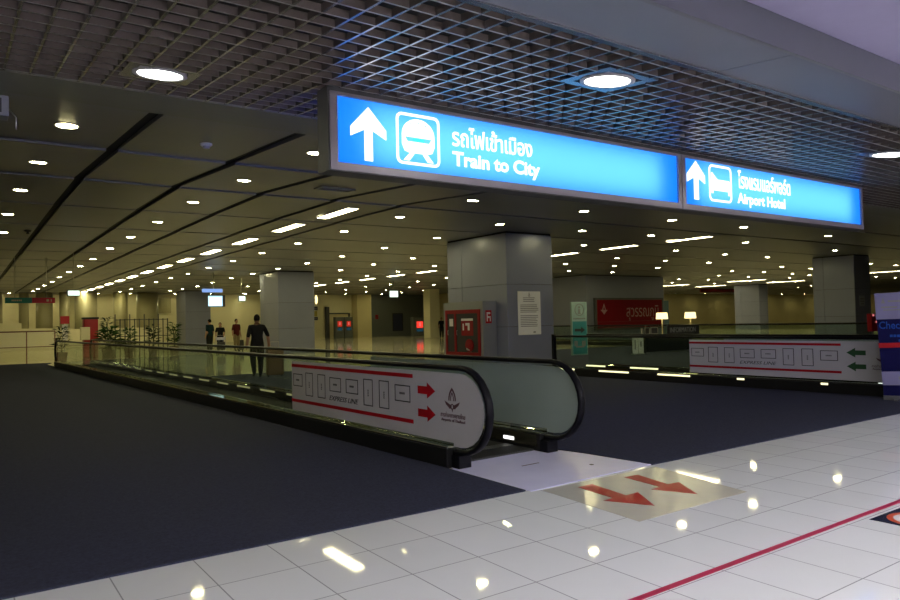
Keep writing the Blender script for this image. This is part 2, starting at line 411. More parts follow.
for xa, xb in ((-9, 0.4), (0.41, 4.55), (4.56, 8.7), (8.71, 40)):
    q.prism([(2.49, 3.211), (3.055, 3.270), (3.055, 3.32), (2.49, 3.40)], 'x', xa, xb)
struct(q.build('ceiling', M['soffit']))
slab('trim_4', mat('fascia_panel', (0.095, 0.098, 0.12), 0.5), [(2.455, 3.205), (2.485, 3.205), (2.485, 4.2), (2.455, 4.2)])
q = MB(); q.box(-9, 40, -11, 2.45, 3.42, 3.6); struct(q.build('ceiling', M['frontceil']))

q = MB(); q.box(-9.2, -9, -11, 63, -0.2, 4.6); struct(q.build('wall_left', M['cream']))
q = MB(); q.box(-9, 40.5, 62, 62.3, -0.2, 4.6); struct(q.build('wall_back', M['cream']))
q = MB(); q.box(40.5, 125, 58, 58.3, -0.2, 4.6); q.box(40.3, 40.5, 58, 62, -0.2, 4.6); struct(q.build('wall_back', M['tan']))
q = MB(); q.box(125, 125.2, -11, 58.3, -0.2, 4.6); struct(q.build('wall_right', M['tan']))
q = MB(); q.box(-9, 125, -11.2, -11, -0.2, 4.6); struct(q.build('wall_front', M['frontceil']))
q = MB(); q.box(40, 40.2, -11, 3, -0.2, 4.6); struct(q.build('wall_side', M['frontceil']))
q = MB(); q.box(33.0, 40.2, 61.4, 62, 0, 4.16); struct(q.build('wall_partition', M['greywall']))
q = MB(); q.box(31.48, 33.0, 60.8, 62, 0, 4.16); struct(q.build('wall_pier', M['tan']))
# low cream parapet of the far left concourse
q = MB(); q.box(-2.0, 3.55, 57, 57.25, 0, 1.95); q.box(3.55, 6.6, 57, 57.25, 0, 1.55); q.box(6.6, 12.9, 57, 57.25, 0, 1.45); struct(q.build('wall_parapet', M['cream']))
q = MB()
q.box(13.3, 14.6, 61.9, 62.0, 2.6, 3.9)
for i in range(6): q.box(13.3 + i * 0.24, 13.36 + i * 0.24, 61.85, 61.95, 2.6, 3.9)
struct(q.build('window_1', M['olive']))

def column(x0, x1, y0, y1, name='column', seamx=None, m=None, z1=4.115, top=4.17):
    q = MB()
    q.box(x0 + 0.02, x1 - 0.02, y0 + 0.02, y1 - 0.02, 0, top, 1)
    seams = [0.0, 1.25, 2.55, z1]
    ys = [y0, y0 + (y1 - y0) * 0.74, y1]
    for a, bb in zip(seams, seams[1:]):
        q.bbox(x0, x1, y0, ys[1] - 0.006, a + 0.005, bb - 0.005, 0.008)
        q.bbox(x0, x1, ys[1] + 0.006, y1, a + 0.005, bb - 0.005, 0.008)
    return struct(q.build(name, [m or M['clad'], M['gap']]))
column(13.65, 15.53, 16.55, 19.70)
column(13.10, 15.02, 33.8, 36.4)
column(13.98, 15.84, 54.9, 57.6)
column(34.45, 35.98, 16.25, 18.2)
column(60.0, 61.4, 36.7, 39.2)
column(78.0, 79.6, 36.7, 39.2)
q = MB(); q.box(32.25, 39.75, 31.35, 34.4, 0, 4.11); q.box(32.35, 39.6, 31.45, 34.3, 4.0, 4.17, 1); struct(q.build('wall_core', [M['clad'], M['gap']]))
for i, (xx, yy, r, mm) in enumerate([(2.2, 59.5, .35, 'olive'), (3.85, 59.5, .32, 'olive'), (5.15, 59.6, .55, 'olive'), (6.35, 58.6, .33, 'leafcol'), (7.75, 58.5, .75, 'olive'), (10.15, 58.7, .5, 'olive'), (12.2, 59.3, .8, 'olive')]):
    q = MB(); q.cyl((xx, yy, 0), (xx, yy, 4.16), r, n=24); struct(q.build('column', M['olive']))

# ------------------------------------------------------------------ lights in the ceiling
def downlight(name, label, cat, loc, rx, r, lens, group=None, plate=False):
    t = thing(name, label, cat, loc, 0, group); t.rotation_euler = (rx, 0, 0)
    def ringf(b): b.lathe([(r * 1.22, 0.0), (r * 1.22, -0.006), (r * 1.05, -0.009), (r, -0.004), (r, 0.03), (r * 1.22, 0.03), (r * 1.22, 0)], n=24)
    part('trim_ring', M['ring'], t, ringf)
    part('lens', lens, t, lambda b: b.lathe([(.001, -.010), (r * .6, -.009), (r * .9, -.006), (r * .985, -.002), (r * .985, .01), (.001, .01)], n=24))
    if plate: part('mounting_plate', M['gridplate'], t, lambda b: b.ring([(-.275, -.275), (.275, -.275), (.275, .275), (-.275, .275)], [(-.19, -.19), (.19, -.19), (.19, .19), (-.19, .19)], 'z', 0.002, 0.02) or b.box(-.275, .275, -.275, .275, 0.022, 0.04))
    return t
sl = math.atan(SLOPE)
for (xx, yy), lb in zip(LIGHTCELLS, ('large round downlight in the grid ceiling above the blue sign', 'large round downlight in the grid ceiling left of the blue sign', 'large round downlight in the grid ceiling beyond the right end of the blue sign')):
    downlight('grid_downlight', lb, 'ceiling light', (xx, yy, gz(yy) + 0.004), sl, 0.175, M['lensgrid'], None, True)

DL = [(1.04, 9.25), (1.0, 12.36), (0.96, 15.56), (0.93, 19.08), (0.99, 22.7), (4.13, 12.2), (4.12, 15.46), (4.17, 18.94), (4.18, 22.46), (4.18, 25.97), (4.26, 30.21), (4.28, 33.93), (4.27, 37.6), (4.3, 41.65), (4.32, 45.49), (4.29, 49.47), (4.28, 53.61), (4.23, 56.75), (4.07, 9.02), (9.29, 22.13), (9.32, 25.63), (9.41, 29.32), (9.46, 33.02), (9.61, 37.16), (9.64, 40.83), (9.71, 44.74), (9.77, 48.86), (9.87, 53.13), (9.91, 57.45), (12.66, 32.64), (12.67, 36.29), (12.79, 40.14), (12.98, 44.49), (13.3, 49.03), (13.23, 52.68), (13.03, 55.49), (19.78, 55.1), (16.6, 48.61), (19.95, 59.33), (14.78, 36.09), (9.21, 15.36), (9.27, 18.66), (12.65, 22.23), (12.71, 18.9), (12.68, 25.75), (15.83, 28.86), (15.9, 25.51), (15.98, 32.65), (12.73, 29.34), (19.14, 28.74), (25.59, 40.51), (19.36, 32.6), (19.53, 39.99), (19.37, 36.13), (25.37, 47.6), (25.95, 55.94), (19.58, 43.7), (33.75, 52.48), (29.25, 44.03), (25.73, 44.42), (29.87, 52.38), (33.48, 59.5), (33.54, 55.84), (29.55, 48.02), (26.03, 52.31), (29.74, 59.73), (29.47, 55.22), (25.22, 36.52), (8.96, 11.92), (12.44, 15.32), (12.25, 11.9), (15.7, 15.35), (19.07, 18.58), (24.85, 25.51), (28.78, 29.27), (24.79, 22.1), (28.51, 25.62), (32.43, 29.3), (18.79, 15.25), (15.58, 11.93), (24.4, 18.55), (28.38, 22.21), (32.11, 25.68), (48.49, 37.36), (44.33, 33.51), (54.63, 41.05), (18.87, 11.95), (24.12, 15.22), (28.18, 18.81), (31.87, 22.22), (31.77, 18.93), (39.61, 25.98), (43.29, 26.09), (39.32, 22.55), (43.58, 29.61), (47.34, 29.73), (47.35, 26.42), (53.41, 30.02), (53.93, 33.7), (57.72, 33.9), (60.2, 33.36), (54.18, 37.28), (50.82, 27.09), (23.89, 12.05), (31.24, 15.5), (74.99, 41.25), (47.71, 33.35), (42.92, 22.77), (71.66, 38.08), (45.83, 19.21), (59.7, 26.5), (63.65, 26.79), (42.59, 19.18)]
DL += [(-1.2, 40.5), (-1.2, 44.0), (-1.2, 47.5), (-1.2, 51.0), (-1.2, 54.5), (-4.5, 42.0), (-4.5, 47.5), (-4.5, 53.0), (44.0, 54.5), (49.0, 55.5), (54.8, 55.5), (61.0, 55.5), (67.0, 55.8), (73.0, 55.8), (79.0, 55.8), (85.0, 55.8), (91.0, 55.8), (97.0, 55.8), (103.0, 55.8), (109.0, 55.8), (115.0, 55.8), (121.0, 55.8), (0.6, 60.6), (3.0, 60.6), (5.6, 60.9), (8.9, 60.6), (11.2, 60.6), (14.6, 60.6), (17.5, 60.6), (20.5, 60.6)]  # added to brighten the far left and back walls; no known fittings there
def facet(yy):
    for j in range(len(segs) - 1):
        (ya, za), (yb, zb) = segs[j], segs[j + 1]
        if ya <= yy < yb:
            zz = zb + (0.030 if j < 2 else 0.014)
            return za + (zz - za) * (yy - ya) / (yb - ya) - 0.001, math.atan2(zz - za, yb - ya)
    return 4.155, 0.0
proto = None
STRIPS = [(7.48, v) for v in (15.42, 18.5, 22.1, 25.8, 29.3, 32.8, 36.4, 39.9, 43.4, 46.9, 50.4, 53.9, 57.4)] + [(20.85, v) for v in (15.3, 18.5, 21.6, 25.1, 28.6, 32.1, 35.4, 38.9, 42.4, 46.0)] + [(52.5, v) for v in (22.0, 26.0, 33.2, 40.4, 47.2, 54.0)] + [(58.3, 33.2), (58.3, 40.6), (58.3, 47.8), (58.3, 55.0)]
DL = [p for p in DL if not any(abs(p[0] - a) < .4 and abs(p[1] - c_) < 1.5 for a, c_ in STRIPS)]
for i, (xx, yy) in enumerate(DL):
    z, tl = facet(yy)
    if proto is None:
        proto = downlight('downlight', 'small round white downlight recessed in the flat grey hall ceiling', 'ceiling light', (xx, yy, z), 0, 0.112, M['lens'], 'round downlights of the flat hall ceiling')
    else:
        o = dup(proto, (xx, yy, z)); o.rotation_euler = (tl, 0, 0)
def strip(label, loc, ln, group):
    t = thing('strip_light', label, 'ceiling light', loc, 0, group)
    part('frame', M['ring'], t, lambda b: b.ring([(-.16, -ln / 2 - .02), (.16, -ln / 2 - .02), (.16, ln / 2 + .02), (-.16, ln / 2 + .02)], [(-.14, -ln / 2), (.14, -ln / 2), (.14, ln / 2), (-.14, ln / 2)], 'z', -0.012, 0.02))
    part('diffuser', M['striplens'], t, lambda b: b.box(-.138, .138, -ln / 2, ln / 2, -0.006, 0.012))
    return t
s0 = None
for k, yy in enumerate([15.42, 18.5, 22.1, 25.8, 29.3, 32.8, 36.4, 39.9, 43.4, 46.9, 50.4, 53.9, 57.4]):
    if s0 is None: s0 = strip('long white strip light in the row running above the carpet left of the columns', (7.48, yy, cz(yy) - 0.012), 1.75, 'strip lights in the left row')
    else: dup(s0, (7.48, yy, 4.148))
s1 = None
for k, yy in enumerate([15.3, 18.5, 21.6, 25.1, 28.6, 32.1, 35.4, 38.9, 42.4, 46.0]):
    if s1 is None: s1 = strip('long white strip light in the row behind the big grey column', (20.85, yy, cz(yy) - 0.012), 1.75, 'strip lights in the middle row')
    else: dup(s1, (20.85, yy, 4.148))
s2 = None
for xx, yy in STRIPS:
    if xx < 50: continue
    if s2 is None: s2 = strip('long white strip light in the far right rows before the tan wall', (xx, yy, 4.148), 3.4, 'strip lights in the right rows')
    else: dup(s2, (xx, yy, 4.148))
# lamps of the front concourse, in its own ceiling
f0 = None
for xx in (-4.5, -0.5, 3.5, 7.5, 11.5, 15.5):
    for yy in (-1.8, -5.5):
        if f0 is None:
            f0 = thing('ceiling_panel_light', 'rectangular white panel light in the lavender front ceiling', 'ceiling light', (xx, yy, 3.419), 0, 'panel lights of the front ceiling')
            part('frame', M['ring'], f0, lambda b: b.ring([(-.64, -.34), (.64, -.34), (.64, .34), (-.64, .34)], [(-.6, -.3), (.6, -.3), (.6, .3), (-.6, .3)], 'z', -0.02, 0))
            part('diffuser', M['frontlens'], f0, lambda b: b.box(-.6, .6, -.3, .3, -0.012, 0))
        else: dup(f0, (xx, yy, 3.419))

t = thing('smoke_detector', 'white round smoke detector on the ceiling left of the sign', 'smoke detector', (2.62, 9.18, cz(9.18) - 0.012))
part('base', M['whiteplastic'], t, lambda b: b.lathe([(0.001, 0), (0.075, 0), (0.075, -0.02), (0.06, -0.035), (0.001, -0.035)]))
part('sensor_head', M['greyplastic'], t, lambda b: b.lathe([(0.045, -0.03), (0.045, -0.06), (0.02, -0.07), (0.001, -0.07)]))
for xx, yy, lb in ((1.52, 21.9, 'small dark sprinkler dot on the left ceiling panels, nearer of two'), (1.15, 33, 'small dark sprinkler dot on the left ceiling panels, farther of two')):
    t = thing('sprinkler', lb, 'sprinkler', (xx, yy, 4.15)); part('rosette', M['dark'], t, lambda b: b.lathe([(0.001, 0), (0.09, 0), (0.07, -0.03), (0.001, -0.03)])); part('nozzle', M['dark'], t, lambda b: b.cyl((0, 0, -0.03), (0, 0, -0.09), 0.025, 0.04))
t = thing('air_vent', 'grey slotted air vent in the ceiling beneath the left end of the sign', 'air vent', (5.74, 11.9, cz(11.9) - 0.035)); t.rotation_euler = (0.05, 0, 0)
part('vent_frame', M['band'], t, lambda b: b.ring([(-.35, -.16), (.35, -.16), (.35, .16), (-.35, .16)], [(-.31, -.12), (.31, -.12), (.31, .12), (-.31, .12)], 'z', -0.015, 0.01))
part('slats', M['housing'], t, lambda b: [b.box(-.31, .31, -.12 + i * .06, -.09 + i * .06, -0.006, 0.004) for i in range(4)])
t = thing('hanging_box', 'small grey box hanging from the ceiling at the left picture edge', 'loudspeaker', (0.22, 8.05, 3.56))
part('body', M['greyplastic'], t, lambda b: b.bbox(-.18, .18, -.1, .1, 0, .2, .01))
part('bracket', M['steel'], t, lambda b: [b.tube([(0.18, 0, .1), (.245, 0, .02), (.245, 0, -.1)], .008), b.cyl((0, 0, .2), (0, 0, .235), .03)])
part('grille', M['housing'], t, lambda b: b.box(-.12, .12, -.106, -.1, .03, .17))

# ------------------------------------------------------------------ the blue sign
Y0 = 5.48
t = thing('hanging_sign', 'long blue backlit overhead sign reading Train to City and Airport Hotel', 'sign', (2.53, Y0, 2.80))
X = lambda v: v - 2.53
Z = lambda v: v - 2.80
def housing(b):
    b.ring([(X(2.585), Z(2.80)), (X(11.96), Z(2.80)), (X(11.96), Z(3.53)), (X(2.585), Z(3.53))], [(X(2.64), Z(2.82)), (X(11.93), Z(2.82)), (X(11.93), Z(3.49)), (X(2.64), Z(3.49))], 'y', -0.01, 0.20)
    b.box(X(2.6), X(11.94), .165, .175, Z(2.81), Z(3.5))
part('housing', M['housing'], t, housing)
def frame(b):
    for xa, xb in ((2.60, 7.33), (7.345, 11.945)):
        b.ring([(X(xa), Z(2.81)), (X(xb), Z(2.81)), (X(xb), Z(3.485)), (X(xa), Z(3.485))], [(X(xa + .07), Z(2.875)), (X(xb - .06), Z(2.875)), (X(xb - .06), Z(3.455)), (X(xa + .07), Z(3.455))], 'y', -0.025, 0.05)
part('frame', M['frame'], t, frame)
part('hanger', M['housing'], t, lambda b: [b.cyl((X(x), .16, Z(3.53)), (X(x), .16, Z(3.75)), .02) for x in (3.4, 5.8, 8.4, 11)])
part('rear_face', M['signrear'], t, lambda b: b.box(X(2.66), X(11.9), .19, .202, Z(2.87), Z(3.46)))
f1 = part('sign_face', M['signblue'], t, lambda b: b.box(X(2.66), X(7.28), 0.0, 0.03, Z(2.865), Z(3.465)), 'blue backlit face reading Train to City')
f2 = part('sign_face', M['signblue'], t, lambda b: b.box(X(7.40), X(11.90), 0.0, 0.03, Z(2.865), Z(3.465)), 'blue backlit face reading Airport Hotel')
for xa, xb in ((3.0, 6.95), (7.7, 11.6)):                     # the fluorescent tubes inside the box
    la = bpy.data.lights.new('sign_tube', 'AREA'); la.shape = 'RECTANGLE'; la.size = xb - xa; la.size_y = 0.46
    la.energy = 84; la.color = (0.9, 0.97, 1.0)
    lo = bpy.data.objects.new('sign_tube', la); COL.objects.link(lo); lo.parent = t
    lo.location = (X((xa + xb) / 2), 0.14, Z(3.165)); lo.rotation_euler = (PI / 2, 0, 0)
def arrow(b, ax, top, bot, wl, wr, wt, wb, s0, s1):
    pts = [(ax, top), (wr, wt), (wr, wb), (s1, wb + (top - wt) * .36), (s1, bot), (s0, bot), (s0, wb + (top - wt) * .36), (wl, wb), (wl, wt)]
    b.prism([(X(p), Z(q)) for p, q in pts], 'y', -0.006, -0.001)
part('arrow', M['signwhite'], f1, lambda b: arrow(b, 2.978, 3.40, 2.92, 2.80, 3.157, 3.21, 3.125, 2.936, 3.018))
part('arrow', M['signwhite'], f2, lambda b: arrow(b, 7.648, 3.442, 2.95, 7.463, 7.83, 3.262, 3.162, 7.602, 7.694))
def arc(cx, cy, rx, ry, a0, a1, n=8): return [(cx + rx * math.cos(math.radians(a0 + (a1 - a0) * i / n)), cy + ry * math.sin(math.radians(a0 + (a1 - a0) * i / n))) for i in range(n + 1)]
def train(b):
    b.ring([(X(p), Z(q)) for p, q in rrect(3.262, 3.738, 2.935, 3.41, .06)], [(X(p), Z(q)) for p, q in rrect(3.287, 3.713, 2.96, 3.385, .04)], 'y', -.006, -.001)
    # carriage front: upper hood, windscreen gap, lower body, two feet
    up = [(3.325, 3.20)] + arc(3.5, 3.215, .175, .15, 180, 0, 12) + [(3.675, 3.20)]
    b.prism([(X(p), Z(q)) for p, q in [(3.322, 3.192), (3.678, 3.192)] + arc(3.5, 3.215, .178, .15, 0, 180, 12)], 'y', -.006, -.001)
    b.prism([(X(p), Z(q)) for p, q in [(3.322, 3.192), (3.322, 3.12), (3.35, 3.06), (3.40, 3.045), (3.60, 3.045), (3.65, 3.06), (3.678, 3.12), (3.678, 3.192), (3.645, 3.192), (3.62, 3.150), (3.38, 3.150), (3.355, 3.192)]], 'y', -.006, -.001)
    b.prism([(X(p), Z(q)) for p, q in [(3.40, 3.04), (3.455, 3.04), (3.40, 2.972), (3.335, 2.972)]], 'y', -.006, -.001)
    b.prism([(X(p), Z(q)) for p, q in [(3.545, 3.04), (3.60, 3.04), (3.665, 2.972), (3.60, 2.972)]], 'y', -.006, -.001)
part('pictogram', M['signwhite'], f1, train)
part('pictogram_window', M['signblue'], f1, lambda b: [b.cyl((X(3.42 + .08 * i), -.0065, Z(3.325 - .012 * abs(i - 1))), (X(3.42 + .08 * i), -.0075, Z(3.325 - .012 * abs(i - 1))), .009, n=10) for i in range(3)] + [b.box(X(3.44), X(3.56), -.0075, -.0065, Z(3.156), Z(3.184))])
def bed(b):
    b.ring([(X(p), Z(q)) for p, q in rrect(7.915, 8.405, 2.955, 3.432, .07)], [(X(p), Z(q)) for p, q in rrect(7.943, 8.377, 2.983, 3.404, .045)], 'y', -.006, -.001)
    b.prism([(X(p), Z(q)) for p, q in [(7.965, 3.33), (7.985, 3.33), (8.06, 3.27), (8.10, 3.245), (8.345, 3.245), (8.36, 3.23), (8.36, 3.05), (8.325, 3.05), (8.325, 3.10), (8.0, 3.10), (8.0, 3.06), (7.965, 3.06)]], 'y', -.006, -.001)
part('pictogram', M['signwhite'], f2, bed)
lettering('รถไฟเข้าเมือง', 1.02, 0.205, M['signwhite'], f1, (X(3.883), -.002, Z(3.168)), FRONT, 0.02)
lettering('Train to City', 1.12, 0.185, M['signwhite'], f1, (X(3.884), -.002, Z(2.935)), FRONT, 0.032)
lettering('โรงแรมแอร์พอร์ต', 1.28, 0.245, M['signwhite'], f2, (X(8.555), -.002, Z(3.175)), FRONT, 0.02)
lettering('Airport Hotel', 1.16, 0.185, M['signwhite'], f2, (X(8.53), -.002, Z(2.93)), FRONT, 0.032)

# ------------------------------------------------------------------ moving walkways
def loop_path(Ln, r, cz_, far):
    near = [(-.12 + 0 * i, 0) for i in range(0)]
    pts = []
    pts.append((0.05, cz_ - r + .004))
    for i in range(13):
        a = math.radians(-90 - 180 * i / 12); pts.append((-.12 + r * math.cos(a), cz_ + r * math.sin(a)))
    k = max(2, int(Ln / 2.0))
    for i in range(1, k): pts.append((Ln * i / k, cz_ + r))
    for i in range(13):
        a = math.radians(90 - 180 * i / 12); pts.append((Ln + .12 + r * math.cos(a), cz_ + r * math.sin(a)))
    pts.append((Ln - .05, cz_ - r + .004))
    return pts
def emblem(b, y, z, s, x, sg=1):
    """pointed looped flame over spread wings; drawn on the plane x, facing -x; y runs right-to-left"""
    def ring_(o, i): b.ring(o, i, 'x', x - .003, x - .0005)
    def arch(w, z0, z1, n=9):
        r = [(w * (1 - (k / n) ** 2.4), z0 + (z1 - z0) * k / n) for k in range(n + 1)]
        return [(p * s, q * s) for p, q in r] + [(-p * s, q * s) for p, q in r[-2::-1]]
    for w, z0, z1, tt in ((.062, .10, .235, .016), (.030, .10, .19, .010)):
        ring_([(y + p, z + q) for p, q in arch(w, z0, z1)], [(y + p, z + q) for p, q in arch(w - tt, z0 + .001, z1 - tt * 1.8)])
    for k in (1, -1):
        b.prism([(y + k * .012 * s, z + .05 * s), (y + k * .128 * s, z + .095 * s), (y + k * .105 * s, z + .058 * s), (y + k * .06 * s, z + .03 * s), (y + k * .05 * s, z + .018 * s), (y + k * .012 * s, z + .02 * s)], 'x', x - .003, x - .0005)
    ring_([(y + .03 * s * math.cos(a * PI / 6), z + .04 * s + .03 * s * math.sin(a * PI / 6)) for a in range(12)], [(y + .018 * s * math.cos(a * PI / 6), z + .04 * s + .018 * s * math.sin(a * PI / 6)) for a in range(12)])
    b.prism([(y - .012 * s, z + .015 * s), (y + .012 * s, z + .015 * s), (y, z - .015 * s)], 'x', x - .003, x - .0005)
def panel_outline(y1):
    pts = [(y1, .25), (y1, .955), (-.12, .955)]
    for i in range(1, 13):
        a = math.radians(90 + 180 * i / 12); pts.append((-.12 + .37 * math.cos(a), .585 + .37 * math.sin(a)))
    pts += [(0.0, .215), (0.0, .25)]
    return pts
def walkway(label, loc, Ln, arrows, panel=True, pane=2.6, square=False, emitters=((), ())):
    t = thing('moving_walkway', label, 'moving walkway', loc, math.radians(2.097))
    W = 1.52
    part('tread', M['tread'], t, lambda b: [b.box(.22, W - .22, .1, Ln - .1, 0, .022)] + [b.box(.24 + i * .036, .252 + i * .036, .1, Ln - .1, .022, .03) for i in range(29)])
    for s in (0, 1):
        f = (lambda v: v) if s == 0 else (lambda v: W - v)
        def sk(b):
            a, c_ = sorted((f(0), f(.22)))
            b.bbox(a, c_, 0, Ln, 0.0, .20, .012)
        part('skirt', M['skirt'], t, sk)
        def dk(b):
            a, c_ = sorted((f(.006), f(.095))); b.bbox(a, c_, 0.004, Ln - .004, .195, .222, .008)
            a, c_ = sorted((f(.145), f(.214))); b.bbox(a, c_, 0.004, Ln - .004, .195, .214, .006)
        part('deck_cover', M['deck'], t, dk)
        for y0, y1 in emitters[s]:  # bright dashes, drawn as emissive strips along the skirt edges
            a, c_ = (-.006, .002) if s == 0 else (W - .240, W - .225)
            part('deck_dash', M['deckdash' if square else 'deckdashdim'], t, lambda b: b.bbox(a, c_, y0, y1, .155, .192, .003))
        def inn(b):
            a, c_ = sorted((f(.219), f(.232))); b.box(a, c_, .05, Ln - .05, .06, .185)
        part('inner_skirting', M['inner'], t, inn)
        a, c_ = sorted((f(.06), f(.222)))
        part('handrail_inlet', M['black'], t, lambda b: b.bbox(a, c_, -.12, 0.02, 0, .135, .012))
        if not square: part('handrail_inlet', M['black'], t, lambda b: b.bbox(a, c_, Ln - .02, Ln + .12, 0, .135, .012))
        # glass panes, the end ones rounded
        xg = f(.12); n = max(2, int((Ln - 4) / pane)); cuts = [1.3 + (Ln - 2.6) * i / n for i in range(n + 1)]
        def endpane(b, y1, flip):
            pts = [(y1, .20), (y1, .985), (-.12, .985)]
            for i in range(1, 13):
                a = math.radians(90 + 180 * i / 12); pts.append((-.12 + .40 * math.cos(a), .585 + .40 * math.sin(a)))
            pts += [(0.02, .185), (0.02, .20)]
            if flip: pts = [(Ln - p, q) for p, q in pts]
            b.prism(pts, 'x', xg - .006, xg + .006)
        part('glass_pane', M['glass'], t, lambda b: endpane(b, cuts[0] - .004, False))
        for i in range(n): part('glass_pane', M['glass'], t, lambda b: b.box(xg - .006, xg + .006, cuts[i] + .004, cuts[i + 1] - .004, .20, .985))
        part('glass_pane', M['glass'], t, lambda b: b.box(xg - .006, xg + .006, cuts[-1] + .004, Ln - .045, .20, .985) if square else endpane(b, Ln - cuts[-1] - .004, True))
        # handrail swept as a flat oval
        path = loop_path(Ln, .425, .585, True)
        if square: path = [q for q in path if q[0] < Ln - .3] + [(Ln - .02, 1.01)]
        if square and s == 0: part('end_post', M['black'], t, lambda b: b.bbox(xg - .05, xg + .05, Ln - .04, Ln + .04, .19, 1.06, .01))
        def rail(b):
            n_ = 10; k = len(path); v = []
            for i, (py, pz) in enumerate(path):
                q0, q1 = path[max(i - 1, 0)], path[min(i + 1, k - 1)]
                dy, dz = q1[0] - q0[0], q1[1] - q0[1]; l = math.hypot(dy, dz); ny, nz = -dz / l, dy / l
                for j in range(n_):
                    a = 2 * PI * j / n_; ca, sa = math.cos(a), math.sin(a)
                    ox = .043 * math.copysign(abs(ca) ** .6, ca); on = .027 * math.copysign(abs(sa) ** .7, sa)
                    v.append((xg + ox, py + ny * on, pz + nz * on))
            b.add(v, [(i * n_ + j, i * n_ + (j + 1) % n_, (i + 1) * n_ + (j + 1) % n_, (i + 1) * n_ + j) for i in range(k - 1) for j in range(n_)], 0, True)
        part('handrail', M['black'], t, rail)
    def lp(b):
        b.prism([(.06, .5), (.06, -.05), (-.005, -.06), (-.02, -1.245), (1.70, -1.25), (1.52, -.12), (1.46, -.05), (1.46, .5)], 'z', 0.0012, .007)
    p = part('landing_plate', M['plate'], t, lp)
    part('plate_slot', M['inkred'], p, lambda b: b.box(.62, .86, -.44, -.425, .0071, .009))
    part('plate_slot', M['ink'], p, lambda b: b.cyl((1.18, -.86, .007), (1.18, -.86, .0095), .022, n=12))
    part('comb', M['steel'], t, lambda b: [b.box(.25 + i * .036, .262 + i * .036, .42, .56, .02, .034) for i in range(29)])
    part('indicator_lamp', M['signwhite'], t, lambda b: b.bbox(W - .240, W - .232, .42, .60, .085, .125, .003))
    if panel:
        p = part('side_panel', M['panel'], t, lambda b: b.prism(panel_outline(3.88), 'x', .092, .104), 'white printed panel on the near side')
        xp = .092
        red = M['red']
        for z in (.892, .392):
            part('stripe', red, p, lambda b: b.box(xp - .003, xp - .0005, .725, 3.88, z - .022, z + .022))
        def boxes(b):
            for y1, y0, z0, z1 in ((3.83, 3.53, .60, .778), (3.425, 3.198, .484, .808), (3.052, 2.826, .484, .804), (2.70, 2.386, .595, .78), (2.254, 1.943, .60, .782), (1.808, 1.589, .483, .807), (1.444, 1.223, .483, .809), (1.096, .78, .595, .782)):
                w = .012
                b.ring([(y0, z0), (y1, z0), (y1, z1), (y0, z1)], [(y0 + w, z0 + w), (y1 - w, z0 + w), (y1 - w, z1 - w), (y0 + w, z1 - w)], 'x', xp - .003, xp - .0005)
                m_, n_ = (y0 + y1) / 2, (z0 + z1) / 2
                if z1 - z0 < .25:
                    for k in range(5): b.box(xp - .003, xp - .0005, m_ + .045 - k * .022, m_ + .057 - k * .022, n_ - .012, n_ + .012)
                else:
                    for k in range(4): b.box(xp - .003, xp - .0005, m_ - .012, m_ + .012, n_ - .045 + k * .022, n_ - .033 + k * .022)
        part('outline_boxes', M['ink'], p, boxes)
        for z in (.752, .505):
            s_ = [(0.63, .042), (.455, .042), (.455, .086), (.305, 0), (.455, -.086), (.455, -.042), (.63, -.042)]
            if arrows != 'red': s_ = [(.935 - y, q) for y, q in s_]
            part('arrow', M['red'] if arrows == 'red' else M['green'], p, lambda b: b.prism([(y, z + q) for y, q in s_], 'x', xp - .003, xp - .0005), 'red arrow' if arrows == 'red' else 'dark green arrow')
        part('emblem', M['inkred'], p, lambda b: emblem(b, .012, .575, 1.0, xp))
        lettering('EXPRESS LINE', .77, .062, M['ink'], p, (xp - .0005, 2.71, .478), LEFTF, .0, .3)
        lettering('การท่าอากาศยานไทย', .41, .055, M['inkred'], p, (xp - .0005, .212, .503), LEFTF)
        lettering('Airports of Thailand', .40, .038, M['inkred'], p, (xp - .0005, .205, .452), LEFTF, .012)
        part('side_panel', M['panel'], t, lambda b: b.prism(panel_outline(3.88), 'x', W - .106, W - .094), 'plain white panel on the far side seen through glass')
    return t
walkway('near moving walkway with white side panel and two red arrows', (4.03, 5.90, 0.0), 26.0, 'red', emitters=((), [(.85 + 1.3 * i, 1.58 + 1.3 * i) for i in range(19)]))
walkway('moving walkway at right whose white panel has two dark green arrows', (13.07, 5.75, 0.0), 8.0, 'green', square=True, emitters=([(.93, 1.06), (2.57, 2.73), (3.82, 4.66), (5.47, 6.38), (7.18, 7.9)], [(.6, 1.4), (2.3, 3.1), (4.0, 4.7), (5.6, 6.46), (7.28, 7.95)]))
walkway('distant dim glass sided moving walkway behind the black information desk', (28.3, 6.5, 0.0), 24.0, None, panel=False)

# ------------------------------------------------------------------ floor markings
t = thing('floor_sticker', 'beige square floor sticker with two red arrows on white tiles', 'floor sticker', (4.85, 4.05, 0.0))
S = lambda pts: [(x - 4.85, y - 4.05) for x, y in pts]
part('film', M['sticker'], t, lambda b: b.prism(S([(4.16, 4.63), (4.06, 3.48), (5.43, 3.49), (5.66, 4.63)]), 'z', .0006, .0022))
A1 = [(4.47, 4.51), (4.65, 4.51), (4.57, 4.05), (4.73, 4.06), (4.49, 3.69), (4.30, 4.05), (4.42, 4.06)]
A2 = [(5.07, 4.51), (5.25, 4.50), (5.15, 4.08), (5.29, 4.07), (5.05, 3.70), (4.89, 4.05), (5.02, 4.06)]
part('arrow', M['floorred'], t, lambda b: b.prism(S(A1), 'z', .0022, .0034))
part('arrow', M['floorred'], t, lambda b: b.prism(S(A2), 'z', .0022, .0034))
tp = MB(); tp.prism([(2.0, 2.523), (10.5, 2.591), (10.5, 2.636), (2.0, 2.568)], 'z', .0006, .0018)
